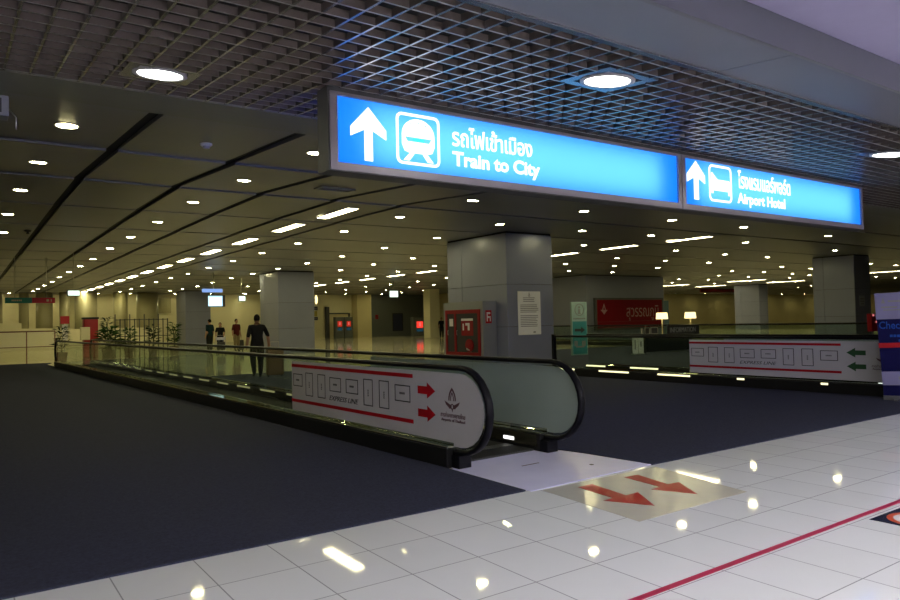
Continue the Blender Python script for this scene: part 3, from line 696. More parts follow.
tag(tp.build('floor_tape', M['tapered']), 'straight red tape line across the white tiles', 'floor tape')
t = thing('floor_sticker', 'dark square floor sticker with orange ring beside the red tape', 'floor sticker', (5.60, 2.27, 0.0))
part('film', M['stickblack'], t, lambda b: b.box(-.24, .24, -.22, .22, .0006, .002))
part('ring', M['orange'], t, lambda b: b.ring([(.205 * math.cos(a * PI / 12), .19 * math.sin(a * PI / 12)) for a in range(24)], [(.16 * math.cos(a * PI / 12), .15 * math.sin(a * PI / 12)) for a in range(24)], 'z', .002, .003), 'orange ring')
part('disc', M['paper'], t, lambda b: b.prism([(.159 * math.cos(a * PI / 12), .149 * math.sin(a * PI / 12)) for a in range(24)], 'z', .002, .0028), 'white disc')

# ------------------------------------------------------------------ things on the big column
t = thing('fire_hose_cabinet', 'grey cabinet with red framed glass doors on the big column', 'fire cabinet', (13.11, 18.17, 0.012))
part('body', M['cabinet'], t, lambda b: b.bbox(0.0, .535, -1.09, 1.03, 0.0, 2.05, .012))
def dframe(b):
    b.ring([(-.96, .34), (.90, .34), (.90, 1.80), (-.96, 1.80)], [(-.85, .46), (.80, .46), (.80, 1.68), (-.85, 1.68)], 'x', -.03, 0.0)
    b.box(-.03, 0, .30, .40, .46, 1.68)
part('door_frame', M['cabred'], t, dframe, 'red painted door frame')
for y0, y1 in ((-.85, .30), (.40, .80)):
    d_ = part('door', M['dark'], t, lambda b: b.box(-.012, -.002, y0, y1, .46, 1.68))
    part('handle', M['steel'], d_, lambda b: b.tube([(-.015, y1 - .05, 1.0), (-.04, y1 - .05, 1.0), (-.04, y1 - .05, 1.15), (-.015, y1 - .05, 1.15)], .008))
pl = part('notice_plate', M['cabred'], t, lambda b: b.box(-.018, -.013, -.60, .02, .98, 1.45), 'red notice with white fire symbol')
part('symbol', M['paper'], pl, lambda b: [b.box(-.021, -.018, -.42, -.32, 1.15, 1.38), b.box(-.021, -.018, -.32, -.20, 1.3, 1.38), b.box(-.021, -.018, -.12, -.05, 1.15, 1.36), b.box(-.021, -.018, -.60, .02, 1.45, 1.52)])
part('label_sheet', M['paper'], t, lambda b: b.box(-.018, -.013, .48, .68, 1.28, 1.52), 'small white sheet')
part('hose_reel', M['cabred'], t, lambda b: [b.cyl((-.014, -.42, .68), (-.055, -.42, .68), .20, n=24), b.cyl((-.055, -.42, .68), (-.07, -.42, .68), .08, n=16)])
part('nozzle', M['steel'], t, lambda b: b.tube([(-.02, -.25, .62), (-.05, -.32, .56), (-.05, -.45, .52)], [.02, .03, .02]))
p = part('side_sign', M['red'], t, lambda b: b.box(.10, .33, -1.098, -1.09, 1.36, 1.76), 'red fire extinguisher sign')
part('symbol', M['paper'], p, lambda b: [b.box(.14, .18, -1.102, -1.098, 1.42, 1.7), b.box(.18, .28, -1.102, -1.098, 1.64, 1.7), b.box(.18, .25, -1.102, -1.098, 1.52, 1.58), b.box(.26, .29, -1.102, -1.098, 1.42, 1.58)])
t = thing('notice_sheet', 'tall white printed notice on the front face of the column', 'notice', (14.06, 16.55, 0.99))
part('sheet', M['paper'], t, lambda b: b.box(0, .92, -.012, -.001, 0, 1.34))
def lines(b):
    random.seed(3)
    for i in range(17):
        z = 1.14 - i * .055
        if i in (3, 9): continue
        w = .74 if i > 3 else .5
        b.box(.46 - w / 2, .46 + w / 2 - random.random() * .1, -.0145, -.012, z - .012, z + .012)
    b.box(.60, .70, -.0145, -.012, .05, .10)
part('printed_lines', M['greyink'], t, lines)
part('emblem', M['greyink'], t, lambda b: [b.prism([(.46, 1.33), (.43, 1.22), (.49, 1.22)], 'y', -.0145, -.012), b.prism([(.40, 1.21), (.52, 1.21), (.46, 1.17)], 'y', -.0145, -.012)])
t = thing('notice_sheet', 'small pale notice on the blue grey column at right', 'notice', (34.85, 16.25, 1.72))
part('sheet', M['greyplastic'], t, lambda b: b.box(0, .5, -.012, -.001, 0, .5))
part('printed_lines', M['greyink'], t, lambda b: [b.box(.08, .42, -.015, -.012, .08 + i * .12, .13 + i * .12) for i in range(3)])

# ------------------------------------------------------------------ information point and red banner
t = thing('wall_banner', 'wide dark red banner with white Thai lettering on the grey block', 'banner', (32.97, 31.35, .72))
part('sheet', M['banner'], t, lambda b: b.box(.12, 6.45, -.10, -.05, 0, 1.86))
part('frame', M['housing'], t, lambda b: b.ring([(-.1, -.1), (6.55, -.1), (6.55, 1.96), (-.1, 1.96)], [(.1, .02), (6.44, .02), (6.44, 1.84), (.1, 1.84)], 'y', -.12, -.002))
lettering('สุวรรณภูมิ', 3.2, 1.0, M['bannertext'], t, (2.85, -.101, .46), FRONT)
part('emblem', M['bannertext'], t, lambda b: [b.prism([(.75, 1.62), (.58, 1.2), (.66, 1.2), (.75, 1.45), (.84, 1.2), (.92, 1.2)], 'y', -.104, -.10), b.prism([(.42, 1.2), (1.08, 1.2), (.86, 1.02), (.75, .9), (.64, 1.02)], 'y', -.104, -.10)])
part('rule', M['darkred'], t, lambda b: b.box(.14, 6.4, -.104, -.10, .42, .45))
t = thing('banner_stand', 'pale blue upright panel at the right end of the grey block', 'panel', (40.18, 31.6, 0.0))
part('board', mat('pale_blue_board', (0.10, 0.19, 0.24), .5), t, lambda b: b.bbox(-.36, .36, -.03, .03, .1, 2.5, .01))
part('foot', M['housing'], t, lambda b: b.box(-.4, .4, -.2, .2, 0, .1))
t = thing('information_totem', 'tall cyan and white information totem beside the red banner', 'totem', (19.92, 19.8, 0.012), math.radians(-8))
part('board', M['cyanlit'], t, lambda b: b.bbox(-.37, .37, -.05, .05, 0, 2.08, .01))
part('lower_panel', M['cyan'], t, lambda b: b.box(-.34, .34, -.056, -.05, .05, 1.32), 'cyan lower panel')
part('info_symbol', M['greyink'], t, lambda b: [b.ring([(.22 * math.cos(a * PI / 12), 1.77 + .24 * math.sin(a * PI / 12)) for a in range(24)], [(.19 * math.cos(a * PI / 12), 1.77 + .21 * math.sin(a * PI / 12)) for a in range(24)], 'y', -.056, -.05), b.box(-.045, .045, -.056, -.05, 1.62, 1.80), b.cyl((0, -.05, 1.87), (0, -.056, 1.87), .045, n=12), b.box(-.08, .08, -.056, -.05, 1.61, 1.64)])
part('arrow', M['ink'], t, lambda b: b.prism([(-.24, 1.03), (.06, 1.03), (.06, 1.10), (.24, .98), (.06, .86), (.06, .93), (-.24, .93)], 'y', -.062, -.056))
part('lettering', M['greyink'], t, lambda b: [b.box(-.3 + i * .1, -.22 + i * .1, -.058, -.05, 1.40, 1.45) for i in range(6)] + [b.box(-.28, -.12, -.062, -.056, .36, .56), b.box(.08, .26, -.062, -.056, .36, .56), b.box(-.2, .2, -.062, -.056, .30, .36)])

t = thing('information_desk', 'black information counter with grey top and lettered fascia', 'desk', (22.0, 18.0, 0.012))
part('body', M['deskdark'], t, lambda b: [b.bbox(.05, 2.95, .3, .9, 0.02, .62, .01), b.box(.05, 2.95, .36, .84, 0, .03)])
part('counter_top', M['counter'], t, lambda b: b.bbox(-.25, 3.4, .25, .95, .62, .67, .01))
fa = part('fascia', M['deskdark'], t, lambda b: b.bbox(1.35, 3.4, .27, .33, .67, 1.08, .01))
lettering('INFORMATION', 1.65, .2, M['greyplastic'], fa, (1.5, .269, .78), FRONT)
part('shelf_post', M['counter'], t, lambda b: [b.box(x, x + .05, .6, .66, .67, .98) for x in (0.2, .62, 1.0)])
part('kick_strip', M['steel'], t, lambda b: b.box(.05, 2.95, .285, .3, .0, .05))
for nm, xx, pole, lb in (('a', 23.46, .67, 'small lit table lamp on the counter in front of the red banner'), ('b', 25.3, .67, 'small lit table lamp at the right end of the information counter')):
    t = thing('table_lamp', lb, 'lamp', (xx, 18.62, pole + .012))
    part('base', M['brass'], t, lambda b: b.lathe([(.001, 0), (.10, 0), (.10, .02), (.03, .04), (.001, .04)]))
    part('stem', M['brass'], t, lambda b: b.cyl((0, 0, .03), (0, 0, .70), .022, n=12))
    part('lamp_shade', M['shade'], t, lambda b: b.lathe([(.24, .66), (.21, .92), (.20, .92), (.23, .66), (.24, .66)]))
for xx, rz, lb in ((22.42, .2, 'dark monitor on the counter, left of the two'), (22.86, -.2, 'dark monitor on the counter next to the lamp stem')):
    t = thing('monitor', lb, 'monitor', (xx, 18.55, .682), rz)
    part('stand', M['dark'], t, lambda b: [b.box(-.1, .1, -.07, .07, 0, .015), b.box(-.02, .02, -.015, .015, .015, .1)])
    part('screen', M['dark'], t, lambda b: b.bbox(-.17, .17, -.015, .02, .08, .33, .006))
    part('bezel', M['counter'], t, lambda b: b.ring([(-.18, .07), (.18, .07), (.18, .34), (-.18, .34)], [(-.155, .095), (.155, .095), (.155, .315), (-.155, .315)], 'y', -.022, -.014))
t = thing('display_boards', 'white double board standing left of the information counter', 'display board', (21.05, 18.1, 0.012))
for x0 in (0.0, .33):
    part('board', M['whiteplastic'], t, lambda b: b.bbox(x0, x0 + .29, 0, .03, 0.05, .66, .006))
part('foot', M['steel'], t, lambda b: b.box(0, .62, -.06, .1, 0, .05))
part('print', M['greyink'], t, lambda b: [b.box(.10, .16, -.004, 0, .2, .56), b.box(.42, .5, -.004, 0, .3, .5)])

# roll-up banner at the right edge
BR = math.atan2(-.914, .406)
t = thing('standing_banner', 'blue and lavender standing banner at the right edge reading Check', 'banner', (12.62, 5.62, 0.012), BR)
W_ = .95
part('base', M['housing'], t, lambda b: [b.bbox(0.05, W_, -.06, .06, .0, .07, .01), b.box(.2, .26, -.2, .2, 0, .02), b.box(.7, .76, -.2, .2, 0, .02)])
sh = part('sheet', M['blue'], t, lambda b: b.prism([(0.06, .07), (W_, .07), (W_, 1.80), (-.02, 1.77)], 'y', -.008, .0))
part('top_panel', M['lav'], sh, lambda b: b.prism([(-.008, 1.335), (W_, 1.35), (W_, 1.80), (-.02, 1.77)], 'y', -.012, -.008), 'pale lavender top')
part('stripe', M['red'], sh, lambda b: b.prism([(.015, .86), (W_, .885), (W_, .965), (.01, .94)], 'y', -.012, -.008), 'red strip')
part('bottom_panel', M['lav'], sh, lambda b: b.prism([(.05, .24), (W_, .26), (W_, .49), (.04, .465)], 'y', -.012, -.008), 'pale lavender lower strip')
lettering('Check', .37, .125, M['bluetext'], sh, (.03, -.0085, 1.175), FRONT, .015)
part('small_print', M['bluetext'], sh, lambda b: [b.box(.18 + i * .05, .22 + i * .05, -.011, -.008, 1.04, 1.08) for i in range(9)] + [b.box(.30 + i * .05, .34 + i * .05, -.011, -.008, .96, 1.0) for i in range(8)])
part('logo', M['greyink'], sh, lambda b: [b.prism([(.07, 1.60), (.13, 1.60), (.10, 1.70)], 'y', -.015, -.012), b.box(.17, .36, -.015, -.012, 1.62, 1.65), b.box(.07, .30, -.015, -.012, 1.52, 1.55), b.box(.10, .42, -.015, -.012, 1.48, 1.50), b.box(.28, .44, -.015, -.012, .34, .39)])
t = thing('fire_point', 'small red box partly hidden behind the blue banner', 'box', (26.62, 12.0, 0.012))
part('post', M['housing'], t, lambda b: [b.cyl((0, 0, 0), (0, 0, .8), .03), b.cyl((0, 0, 0), (0, 0, .02), .16)])
part('body', M['cabred'], t, lambda b: b.bbox(-.22, .22, -.08, .08, .75, 1.38, .01))
part('lamp', M['pinkdot'], t, lambda b: [b.ball((-.12, -.09, 1.32), .04), b.ball((.1, -.09, 1.08), .035)])

# ------------------------------------------------------------------ far hall: signs, screens, kiosks
t = thing('direction_sign', 'green and red hanging direction sign at far left', 'sign', (1.36, 30.0, 2.46))
part('green_half', M['signgreen'], t, lambda b: b.bbox(0, .84, -.05, .05, 0, .20, .006), 'green half')
part('red_half', M['signred'], t, lambda b: b.bbox(.842, 1.58, -.05, .05, 0, .20, .006), 'red half')
part('print', M['signtext'], t, lambda b: [b.box(.20 + i * .055, .24 + i * .055, -.054, -.05, .07, .13) for i in range(6)] + [b.box(1.3, 1.38, -.054, -.05, .06, .14), b.box(1.44, 1.47, -.054, -.05, .05, .14)])
part('rod', M['steel'], t, lambda b: [b.cyl((x, 0, .2), (x, 0, 1.69), .012) for x in (.3, 1.3)])
def exitlight(loc, w, h, label):
    t = thing('exit_light', label, 'exit sign', loc)
    part('case', M['housing'], t, lambda b: b.bbox(-w / 2 - .02, w / 2 + .02, 0, .08, -.02, h + .02, .008))
    part('face', M['exit'], t, lambda b: b.box(-w / 2, w / 2, -.008, 0.0, 0, h))
    part('rod', M['steel'], t, lambda b: b.cyl((0, .04, h), (0, .04, 4.152 - loc[2]), .012))
exitlight((3.33, 28.0, 2.66), .36, .17, 'glowing pale green hanging light at far left near the red sign')
exitlight((13.34, 40.0, 2.86), .36, .27, 'glowing white hanging light above the man in black')
exitlight((23.4, 40.0, 3.08), .62, .40, 'glowing pale green hanging light before the dark grey wall')
t = thing('flight_display', 'bright flight information screen hanging beside the second grey column', 'screen', (10.75, 36.0, 2.46))
part('case', M['housing'], t, lambda b: b.bbox(-.5, .38, 0, .12, -.03, .56, .01))
sc_ = part('screen', M['screen'], t, lambda b: b.box(-.47, .24, -.01, 0, .0, .52))
part('rows', M['screenwhite'], sc_, lambda b: [b.box(-.45, .20, -.013, -.01, .04 + i * .085, .10 + i * .085) for i in range(5)])
part('header', M['headblue'], t, lambda b: b.box(-.75, .25, 0, .08, .70, .88), 'pale blue lit header')
part('pole', M['steel'], t, lambda b: [b.cyl((-.2, .05, .56), (-.2, .05, 1.69), .03)])
t = thing('wall_lamp', 'oval glowing wall lamp at the edge of the second grey column', 'lamp', (15.10, 33.85, 2.45))
part('bracket', M['steel'], t, lambda b: b.box(-.08, .0, -.03, .03, .2, .3))
part('lamp_shade', M['shade'], t, lambda b: b.ball((.06, 0, .25), .1, (.75, .75, 2.4)))

def kiosk(label, loc, w, h, sx, sz0, sz1, bright=True):
    t = thing('kiosk', label, 'kiosk', loc)
    part('body', M['greywall'], t, lambda b: [b.bbox(-w / 2, w / 2, 0, .5, .0, h, .02)])
    part('screen', M['redscreen' if bright else 'redscreendim'], t, lambda b: b.box(-sx / 2, sx / 2, -.015, 0, sz0, sz1), 'glowing red screen')
    part('highlight', M['pinkdot'], t, lambda b: b.box(-sx * .12, sx * .12, -.022, -.015, sz0 + .15, sz1 - .1))
    part('keypad', M['cyanscreen'], t, lambda b: b.box(-sx / 2, sx / 2, -.015, 0, sz0 - .36, sz0 - .1))
kiosk('machine with glowing red screen against the cream wall, left of a pair', (29.35, 60.3, 0), .85, 2.0, .46, 1.1, 1.62, False)
kiosk('machine with glowing red screen against the cream wall, right of a pair', (30.28, 60.3, 0), .85, 2.0, .42, 1.1, 1.60, False)
kiosk('machine with glowing red screen against the dark grey wall', (36.9, 58.2, 0), 1.5, 1.85, .72, .80, 1.42)
t = thing('wall_poster', 'tall navy poster on the dark grey wall', 'poster', (36.3, 61.4, .55))
part('frame', M['dark'], t, lambda b: b.ring([(-.6, -.05), (.6, -.05), (.6, 1.75), (-.6, 1.75)], [(-.54, .01), (.54, .01), (.54, 1.69), (-.54, 1.69)], 'y', -.04, -.001))
part('sheet', M['navy'], t, lambda b: b.box(-.54, .54, -.03, -.005, .01, 1.69))
t = thing('alarm_point', 'small dim red square on the dark grey wall', 'alarm', (33.9, 61.4, 1.75))
part('plate', M['cabred'], t, lambda b: b.bbox(-.16, .16, -.05, -.002, 0, .42, .01))
part('button', M['dark'], t, lambda b: b.cyl((0, -.05, .2), (0, -.07, .2), .06, n=12))
for z0, z1, lb in ((2.70, 3.05, 'dark letter strip on the cream wall, upper of two'), (1.76, 2.06, 'dark letter strip on the cream wall, lower of two')):
    t = thing('wall_sign', lb, 'sign', (27.45, 62, z0))
    part('board', M['navy'], t, lambda b: b.box(-.43, .43, -.05, -.002, 0, z1 - z0))
    part('print', M['greyink'], t, lambda b: [b.box(-.36 + i * .12, -.28 + i * .12, -.055, -.05, .1, .2) for i in range(6)])
t = thing('wall_sign', 'yellow square poster between two dark strips on the cream wall', 'sign', (27.45, 62, 2.12))
part('board', mat('yellow_poster', (.42, .34, .06), .6), t, lambda b: b.box(-.36, .36, -.05, -.002, 0, .5))
part('print', M['greyink'], t, lambda b: b.box(-.1, .1, -.055, -.05, .2, .3))
t = thing('banner_post', 'slim dark red vertical banner at the edge of the second column', 'banner', (26.68, 61.4, 0))
part('sheet', M['darkred'], t, lambda b: b.box(-.18, .18, -.02, .02, .05, 3.05))
part('base', M['housing'], t, lambda b: b.box(-.25, .25, -.15, .15, 0, .05))
struct(part('door_1', M['tan'], None, lambda b: [b.box(29.05, 31.1, 61.9, 62.0, 0, 2.35)]))
struct(part('trim_5', M['housing'], None, lambda b: [b.box(28.62, 28.92, 61.6, 62.0, 0, 3.0), b.box(31.02, 31.2, 61.8, 62, 0, 2.4), b.box(29.0, 31.02, 61.8, 62, 2.3, 2.42)]))
t = thing('hanging_sign', 'dim maroon sign under the far ceiling above the tan wall', 'sign', (62.2, 44.0, 3.72))
part('board', M['darkred'], t, lambda b: b.bbox(-.7, 6.3, -.06, .06, 0, .40, .01))
part('print', M['signred'], t, lambda b: [b.box(.2 + i * .5, .5 + i * .5, -.068, -.06, .12, .28) for i in range(11)])
t = thing('kiosk', 'red booth with a pale counter at far left of the plants', 'kiosk', (5.5, 40.0, 0))
part('body', M['kioskred'], t, lambda b: b.bbox(-.30, .36, 0, .6, 0, 1.95, .04))
part('counter', M['cream'], t, lambda b: b.bbox(-.48, -.05, -.25, .1, .9, 1.55, .03))
part('roof', M['dark'], t, lambda b: b.bbox(-.33, .39, -.04, .64, 1.95, 2.05, .02))
t = thing('information_stand', 'narrow red topped sign stand left of the red booth', 'sign', (4.55, 42.0, 0))
part('post', M['steel'], t, lambda b: [b.cyl((0, 0, 0), (0, 0, 1.9), .03), b.cyl((0, 0, 0), (0, 0, .03), .2)])
part('board', M['signred'], t, lambda b: b.bbox(-.2, .22, -.06, -.03, 1.75, 2.15, .01))
part('leaflets', M['paper'], t, lambda b: b.box(-.12, .14, -.07, -.03, .9, 1.7))
# glass railing at the end of the carpet
t = thing('glass_railing', 'glass railing with brown rail beyond the carpet at far left', 'railing', (1.0, 36.2, 0), math.radians(-1))
part('handrail', M['railbrown'], t, lambda b: b.bbox(-1.6, 2.55, -.03, .03, 1.37, 1.43, .01))
part('mid_rail', M['railbrown'], t, lambda b: b.box(-1.6, 2.55, -.018, .018, .70, .735))
for x in (-1.6, -.1, 1.44, 2.53):
    part('post', M['railbrown'], t, lambda b: b.box(x - .022, x + .022, -.022, .022, 0, 1.39))
for x0, x1 in ((-1.57, -.13), (-.07, 1.41), (1.47, 2.5)):
    part('pane', M['glassplain'], t, lambda b: b.box(x0, x1, -.006, .006, .08, 1.36))
t = thing('post_railing', 'dark railing of tall thin posts among plants before the far wall', 'railing', (6.9, 41.5, 0))
for i in range(12):
    part('post', M['dark'], t, lambda b: b.cyl((i * .245, 0, 0), (i * .245, 0, 1.95 if i % 3 else 2.2), .028, n=8))
part('rail', M['dark'], t, lambda b: [b.cyl((0, 0, 1.9), (2.7, 0, 1.9), .02, n=8), b.cyl((0, 0, 1.0), (2.7, 0, 1.0), .02, n=8)])

def plant(label, loc, h, w, n, leaf, seed, kind='bush'):
    random.seed(seed)
    t = thing('potted_plant', label, 'plant', loc)
    part('pot', M['pot'], t, lambda b: b.lathe([(.001, 0), (.2, 0), (.26, .38), (.28, .4), (.24, .4), (.22, .34), (.001, .34)], n=16))
    def st(b):
        for i in range(4): b.tube([(random.uniform(-.06, .06), random.uniform(-.06, .06), .3), (random.uniform(-.1, .1), random.uniform(-.1, .1), h * .6), (random.uniform(-w * .3, w * .3), random.uniform(-w * .3, w * .3), h * .9)], [.018, .014, .006], n=6)
    part('stem', M['stemgreen'], t, st)
    def lv(b):
        for i in range(n):
            a = random.uniform(0, 2 * PI); zz = random.uniform(.35, 1.0) * h * .92; rr = random.uniform(.0, .35) * w
            ln = random.uniform(.25, .5) * w + .1; up = random.uniform(-.35, .7) * ln; wd = ln * .16
            c0 = Vector((rr * math.cos(a), rr * math.sin(a), zz)); dr = Vector((math.cos(a), math.sin(a), 0)); sd = Vector((-math.sin(a), math.cos(a), 0))
            m1 = c0 + dr * ln * .5 + Vector((0, 0, up * .7)); e = c0 + dr * ln + Vector((0, 0, up * .6))
            th = Vector((0, 0, .006))
            b.add([c0, m1 + sd * wd, e, m1 - sd * wd, m1 + th * 3], [(0, 1, 4), (1, 2, 4), (2, 3, 4), (3, 0, 4), (0, 3, 2, 1)])
    part('foliage', leaf, t, lv)
plant('potted plant standing alone left of the red booth', (3.9, 37.2, 0), 1.65, .55, 90, M['leafdark'], 1)
plant('low bushy potted plant right of the red booth', (6.15, 38.4, 0), 1.55, 1.0, 160, M['leaf'], 2)
plant('tall dark potted plant behind the low bushy one', (6.6, 42.3, 0), 2.25, .5, 110, M['leafdark'], 3)
plant('potted plant before the post railing, left of three', (7.4, 40.5, 0), 1.5, .6, 120, M['leaf'], 4)
plant('potted plant before the post railing, middle of three', (8.6, 40.5, 0), 1.65, .6, 120, M['leafdark'], 5)
plant('potted plant before the post railing, right of three', (9.7, 40.5, 0), 1.8, .55, 120, M['leaf'], 6)

q = MB(); q.box(32.75, 33.75, 50.0, 51.0, 0, 4.16); struct(q.build('column', M['cream']))
# ------------------------------------------------------------------ people
FAT = {'f': 1.1, 'o': 1.1, 'h': 1.0, 'w': 1.2, 'n': 1.15, 'p': 1.3, 's': 1.22, 'c': 1.2, 't': 1.35, 'k': 1.5, 'a': 1.35, 'e': 1.3}
def person(label, loc, rz, h, top, trousers, pose, hair='short'):
    k = h / 1.75
    J = {'pel': (0, 0, .95, .135, .105), 'sp': (0, .0, 1.12, .125, .10), 'ch': (0, .0, 1.32, .155, .115), 'ne': (0, -.01, 1.46, .062, .058), 'nk': (0, .0, 1.53, .055, .055),
         'sl': (-.175, 0, 1.41, .062, .065), 'sr': (.175, 0, 1.41, .062, .065), 'el': (-.235, -.03, 1.14, .044, .044), 'er': (.235, -.03, 1.14, .044, .044),
         'wl': (-.245, .04, .90, .030, .034), 'wr': (.245, .04, .90, .030, .034), 'hl': (-.245, .06, .82, .024, .042), 'hr': (.245, .06, .82, .024, .042),
         'tl': (-.09, 0, .88, .092, .098), 'tr': (.09, 0, .88, .092, .098), 'kl': (-.10, .02, .50, .060, .062), 'kr': (.10, .02, .50, .060, .062),
         'al': (-.10, -.02, .10, .040, .044), 'ar': (.10, -.02, .10, .040, .044), 'fl': (-.105, .05, .045, .042, .036), 'fr': (.105, .05, .045, .042, .036), 'ol': (-.11, .15, .035, .038, .026), 'or': (.11, .15, .035, .038, .026)}
    for q, off in pose.items():
        a = J[q]; J[q] = (a[0] + off[0], a[1] + off[1], a[2] + off[2], a[3], a[4])
    J = {n: (a[0] * (1.08 if n in ('sl', 'sr') else 1), a[1], a[2], a[3] * FAT.get(n[0], 1.25), a[4] * FAT.get(n[0], 1.25)) for n, a in J.items()}
    E = [('pel', 'sp', 0), ('sp', 'ch', 0), ('ch', 'ne', 0), ('ne', 'nk', 2), ('ch', 'sl', 0), ('ch', 'sr', 0), ('sl', 'el', 0), ('sr', 'er', 0), ('el', 'wl', 2), ('er', 'wr', 2), ('wl', 'hl', 2), ('wr', 'hr', 2),
         ('pel', 'tl', 1), ('pel', 'tr', 1), ('tl', 'kl', 1), ('tr', 'kr', 1), ('kl', 'al', 1), ('kr', 'ar', 1), ('al', 'fl', 3), ('ar', 'fr', 3), ('fl', 'ol', 3), ('fr', 'or', 3)]
    names = list(J); idx = {n: i for i, n in enumerate(names)}
    me = bpy.data.meshes.new('person'); me.from_pydata([Vector(J[n][:3]) * k for n in names], [(idx[a], idx[c_]) for a, c_, _ in E], [])
    ob = bpy.data.objects.new('person', me); COL.objects.link(ob)
    md = ob.modifiers.new('skin', 'SKIN'); md.use_smooth_shade = True
    for i, n in enumerate(names):
        s = me.skin_vertices[0].data[i]; s.radius = (J[n][3] * k, J[n][4] * k); s.use_root = (n == 'pel')
    sb = ob.modifiers.new('sub', 'SUBSURF'); sb.levels = 2; sb.render_levels = 2
    dg = bpy.context.evaluated_depsgraph_get(); dg.update()
    body = bpy.data.meshes.new_from_object(ob.evaluated_get(dg))
    bpy.data.objects.remove(ob)
    b = MB()
    segs = [(Vector(J[a][:3]) * k, Vector(J[c_][:3]) * k, mi, J[a][3] * k, J[c_][3] * k) for a, c_, mi in E]
    def nearest(p):
        best, bm_ = 9, 0
        for a, c_, mi, ra, rc in segs:
            dd = c_ - a; t_ = max(0, min(1, (p - a).dot(dd) / dd.dot(dd))); r = (p - a - dd * t_).length - (ra + (rc - ra) * t_) * .8
            if r < best: best, bm_ = r, mi
        return bm_
    vs = [v.co[:] for v in body.vertices]
    for f in body.polygons:
        mi = nearest(f.center)
        if f.center.z > .93 * k and mi == 1: mi = 0
        b.add([], []); b.f.append(list(f.vertices)); b.m.append(mi); b.smooth.append(True)
    b.v = vs
    # head with nose, ears, eyes and mouth; hands with five fingers
    hc = Vector((0, .012, 1.635)) * k
    b.ball(hc, .1 * k, (.78, .93, 1.18), 2, 20, 14)
    b.ball(hc + Vector((0, .03, -.055)) * k, .06 * k, (.9, .95, .9), 2)
    b.ball(hc + Vector((0, .098, -.01)) * k, .018 * k, (.8, 1, 1.3), 2, 8, 6)
    for s in (-1, 1):
        b.ball(hc + Vector((s * .078, -.005, 0)) * k, .026 * k, (.35, .7, 1.1), 2, 8, 6)
        b.ball(hc + Vector((s * .032, .082, .02)) * k, .011 * k, (1, .6, .7), 4, 8, 6)
        n = 'hl' if s < 0 else 'hr'; w = Vector(J['wl' if s < 0 else 'wr'][:3]); hh = Vector(J[n][:3]); dr = (hh - w).normalized()
        for q in range(4):
            o = hh + Vector((0, -.03 + q * .02, 0)) + dr * .015; ln = (.062, .075, .07, .055)[3 - q]
            b.tube([o * k, (o + dr * ln * .55) * k, (o + dr * ln + Vector((-s * .018, 0, 0))) * k], [.0095 * k, .009 * k, .006 * k], n=6, mi=2)
        o = w + dr * .03 + Vector((0, .035, 0)); b.tube([o * k, (o + dr * .03 + Vector((0, .022, 0))) * k, (o + dr * .06 + Vector((-s * .01, .028, 0))) * k], [.012 * k, .011 * k, .007 * k], n=6, mi=2)
    b.ball(hc + Vector((0, .088, -.052)) * k, .02 * k, (1, .4, .3), 5, 8, 6)
    p = b.build('person', [top, trousers, M['skin'], M['shoe'], M['hair'], M['red']], None, loc, (0, 0, rz))
    tag(p, label, 'person')
    hb = MB(); hb.ball(hc + Vector((0, -.016, .022)) * k, .104 * k, (.80, .92, 1.10), 0, 20, 14)
    if hair == 'long':
        hb.ball(hc + Vector((0, -.06, -.10)) * k, .075 * k, (1.0, .5, 1.5))
    keep = MB(); keep.v = hb.v
    for f, mi, s in zip(hb.f, hb.m, hb.smooth):
        c_ = sum((Vector(hb.v[i]) for i in f), Vector()) / len(f) - hc
        if c_.y < .035 * k + c_.z * .45 and (c_.z > -.055 * k or hair == 'long'): keep.f.append(f); keep.m.append(0); keep.smooth.append(True)
    h_ = keep.build('hair', M['hair'], p)
    return p
walk = {'kl': (0, .10, .02), 'al': (0, -.05, .05), 'fl': (0, -.05, .05), 'ol': (0, -.06, .03), 'kr': (0, .04, 0), 'ar': (0, .10, -.01), 'fr': (0, .10, 0), 'or': (0, .10, 0), 'el': (-.02, -.04, .02), 'wl': (-.03, .0, .02), 'hl': (-.03, .02, .02), 'er': (.06, .0, .03), 'wr': (.10, .06, .02), 'hr': (.11, .08, .02)}
person('person in black T-shirt and dark trousers walking away beside a tan suitcase', (6.86, 19.35, 0.012), math.radians(-8), 1.75, M['blackshirt'], M['jeans'], walk)
person('person in maroon shirt and khaki trousers with a black bag in the distance', (12.98, 40.0, 0), math.radians(200), 1.82, M['maroonshirt'], M['khaki'], {'wr': (.04, .02, .0)})
person('person in dark teal top partly hidden by the second grey column', (11.25, 39.2, 0), math.radians(30), 1.83, M['tealshirt'], M['jeans'], {})
person('person in black pushing a luggage trolley past the second grey column', (11.55, 38.3, 0), math.radians(160), 1.63, M['blackshirt'], M['jeans'], {'el': (0, .12, .04), 'wl': (.03, .26, .12), 'hl': (.03, .30, .16), 'er': (0, .12, .04), 'wr': (-.03, .26, .12), 'hr': (-.03, .30, .16)}, 'long')
person('person in dark clothes standing before the narrow cream pillar', (33.35, 49.2, 0), math.radians(150), 1.72, M['blackshirt'], M['jeans'], {})
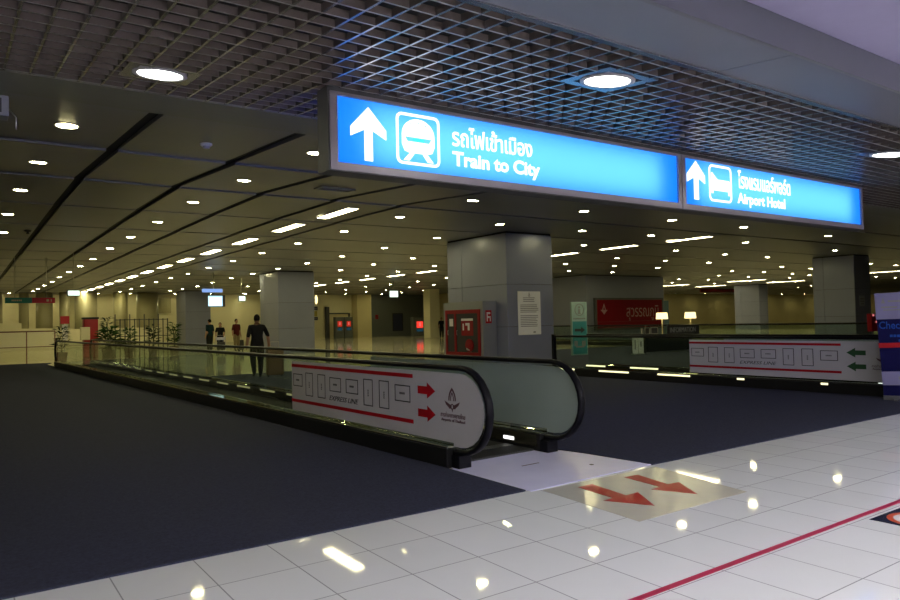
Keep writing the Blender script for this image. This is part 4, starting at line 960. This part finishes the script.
def suitcase(label, loc, rz, w, d_, h, m):
    t = thing('suitcase', label, 'suitcase', loc, rz)
    part('body', m, t, lambda b: b.bbox(-w / 2, w / 2, -d_ / 2, d_ / 2, .05, h, .04))
    part('handle', M['steel'], t, lambda b: b.tube([(-w * .25, 0, h - .02), (-w * .25, 0, h + .18), (w * .25, 0, h + .18), (w * .25, 0, h - .02)], .01, n=6))
    part('pocket', m, t, lambda b: b.bbox(-w * .38, w * .38, -d_ / 2 - .025, -d_ / 2 + .01, .15, h * .6, .012))
    for sx in (-1, 1):
        part('wheel', M['black'], t, lambda b: b.cyl((sx * w * .4 - .015, 0, .035), (sx * w * .4 + .015, 0, .035), .035, n=12))
    return t
suitcase('tan wheeled suitcase at the right hand of the person in black T-shirt', (7.33, 19.25, .012), math.radians(-8), .46, .28, .80, M['tanbag'])
suitcase('black wheeled bag behind the person in maroon shirt', (13.32, 40.35, 0), .3, .34, .22, .62, M['darkbag'])
t = thing('luggage_trolley', 'silver luggage trolley in front of the person in black', 'trolley', (11.42, 37.75, 0), math.radians(-15))
part('frame', M['steel'], t, lambda b: [b.tube([(-.25, .35, .12), (-.25, -.35, .12), (.25, -.35, .12), (.25, .35, .12), (-.25, .35, .12)], .018, n=6), b.tube([(-.25, .35, .12), (-.25, .42, .95), (.25, .42, .95), (.25, .35, .12)], .018, n=6)])
part('deck', M['whiteplastic'], t, lambda b: b.box(-.25, .25, -.35, .35, .13, .15))
part('basket', M['steel'], t, lambda b: [b.box(-.24, .24, .3, .4, .7, .72), b.box(-.24, .24, .28, .3, .7, .85)])
for sx, sy in ((-.22, -.3), (.22, -.3), (-.22, .3), (.22, .3)):
    part('wheel', M['black'], t, lambda b: b.cyl((sx - .02, sy, .055), (sx + .02, sy, .055), .055, n=12))
suitcase('black suitcase standing on the silver luggage trolley', (11.42, 37.75, .15), math.radians(-15), .42, .4, .46, M['darkbag'])

# ------------------------------------------------------------------ camera and view
def cam_rot():
    yw, pt, rl = (math.radians(v) for v in (34.871, 1.6185, -1.284))
    cy, sy, cp, sp, cr_, sr = math.cos(yw), math.sin(yw), math.cos(pt), math.sin(pt), math.cos(rl), math.sin(rl)
    Rz = Matrix(((cy, -sy, 0), (sy, cy, 0), (0, 0, 1))); Rw = Matrix(((1, 0, 0), (0, 0, -1), (0, 1, 0)))
    Rp = Matrix(((1, 0, 0), (0, cp, sp), (0, -sp, cp))); Rr = Matrix(((cr_, -sr, 0), (sr, cr_, 0), (0, 0, 1)))
    R = Rr @ Rp @ Rw @ Rz
    return Matrix((R[0], -R[1], -R[2])).transposed()
cam = bpy.data.cameras.new('camera'); cam.sensor_width = 36.0; cam.lens = 705.07 / 900 * 36; cam.clip_end = 300; cam.clip_start = 0.05
co = bpy.data.objects.new('camera', cam); COL.objects.link(co)
co.matrix_world = Matrix.Translation((0, 0, 1.5)) @ cam_rot().to_4x4()
SC.camera = co
w = bpy.data.worlds.new('world'); SC.world = w; w.use_nodes = True
w.node_tree.nodes['Background'].inputs[0].default_value = (0.02, 0.02, 0.025, 1)
w.node_tree.nodes['Background'].inputs[1].default_value = 0.0
SC.view_settings.view_transform = 'Standard'; SC.view_settings.look = 'None'
SC.view_settings.exposure = 0.0; SC.view_settings.gamma = 1.0
SC.view_settings.use_curve_mapping = False
try:
    SC.cycles.use_denoising = True; SC.cycles.denoiser = 'OPENIMAGEDENOISE'
    SC.cycles.max_bounces = 8; SC.cycles.diffuse_bounces = 4; SC.cycles.glossy_bounces = 4; SC.cycles.transparent_max_bounces = 24
    SC.cycles.caustics_reflective = False; SC.cycles.caustics_refractive = False
    SC.cycles.sample_clamp_indirect = 4.0
except Exception: pass
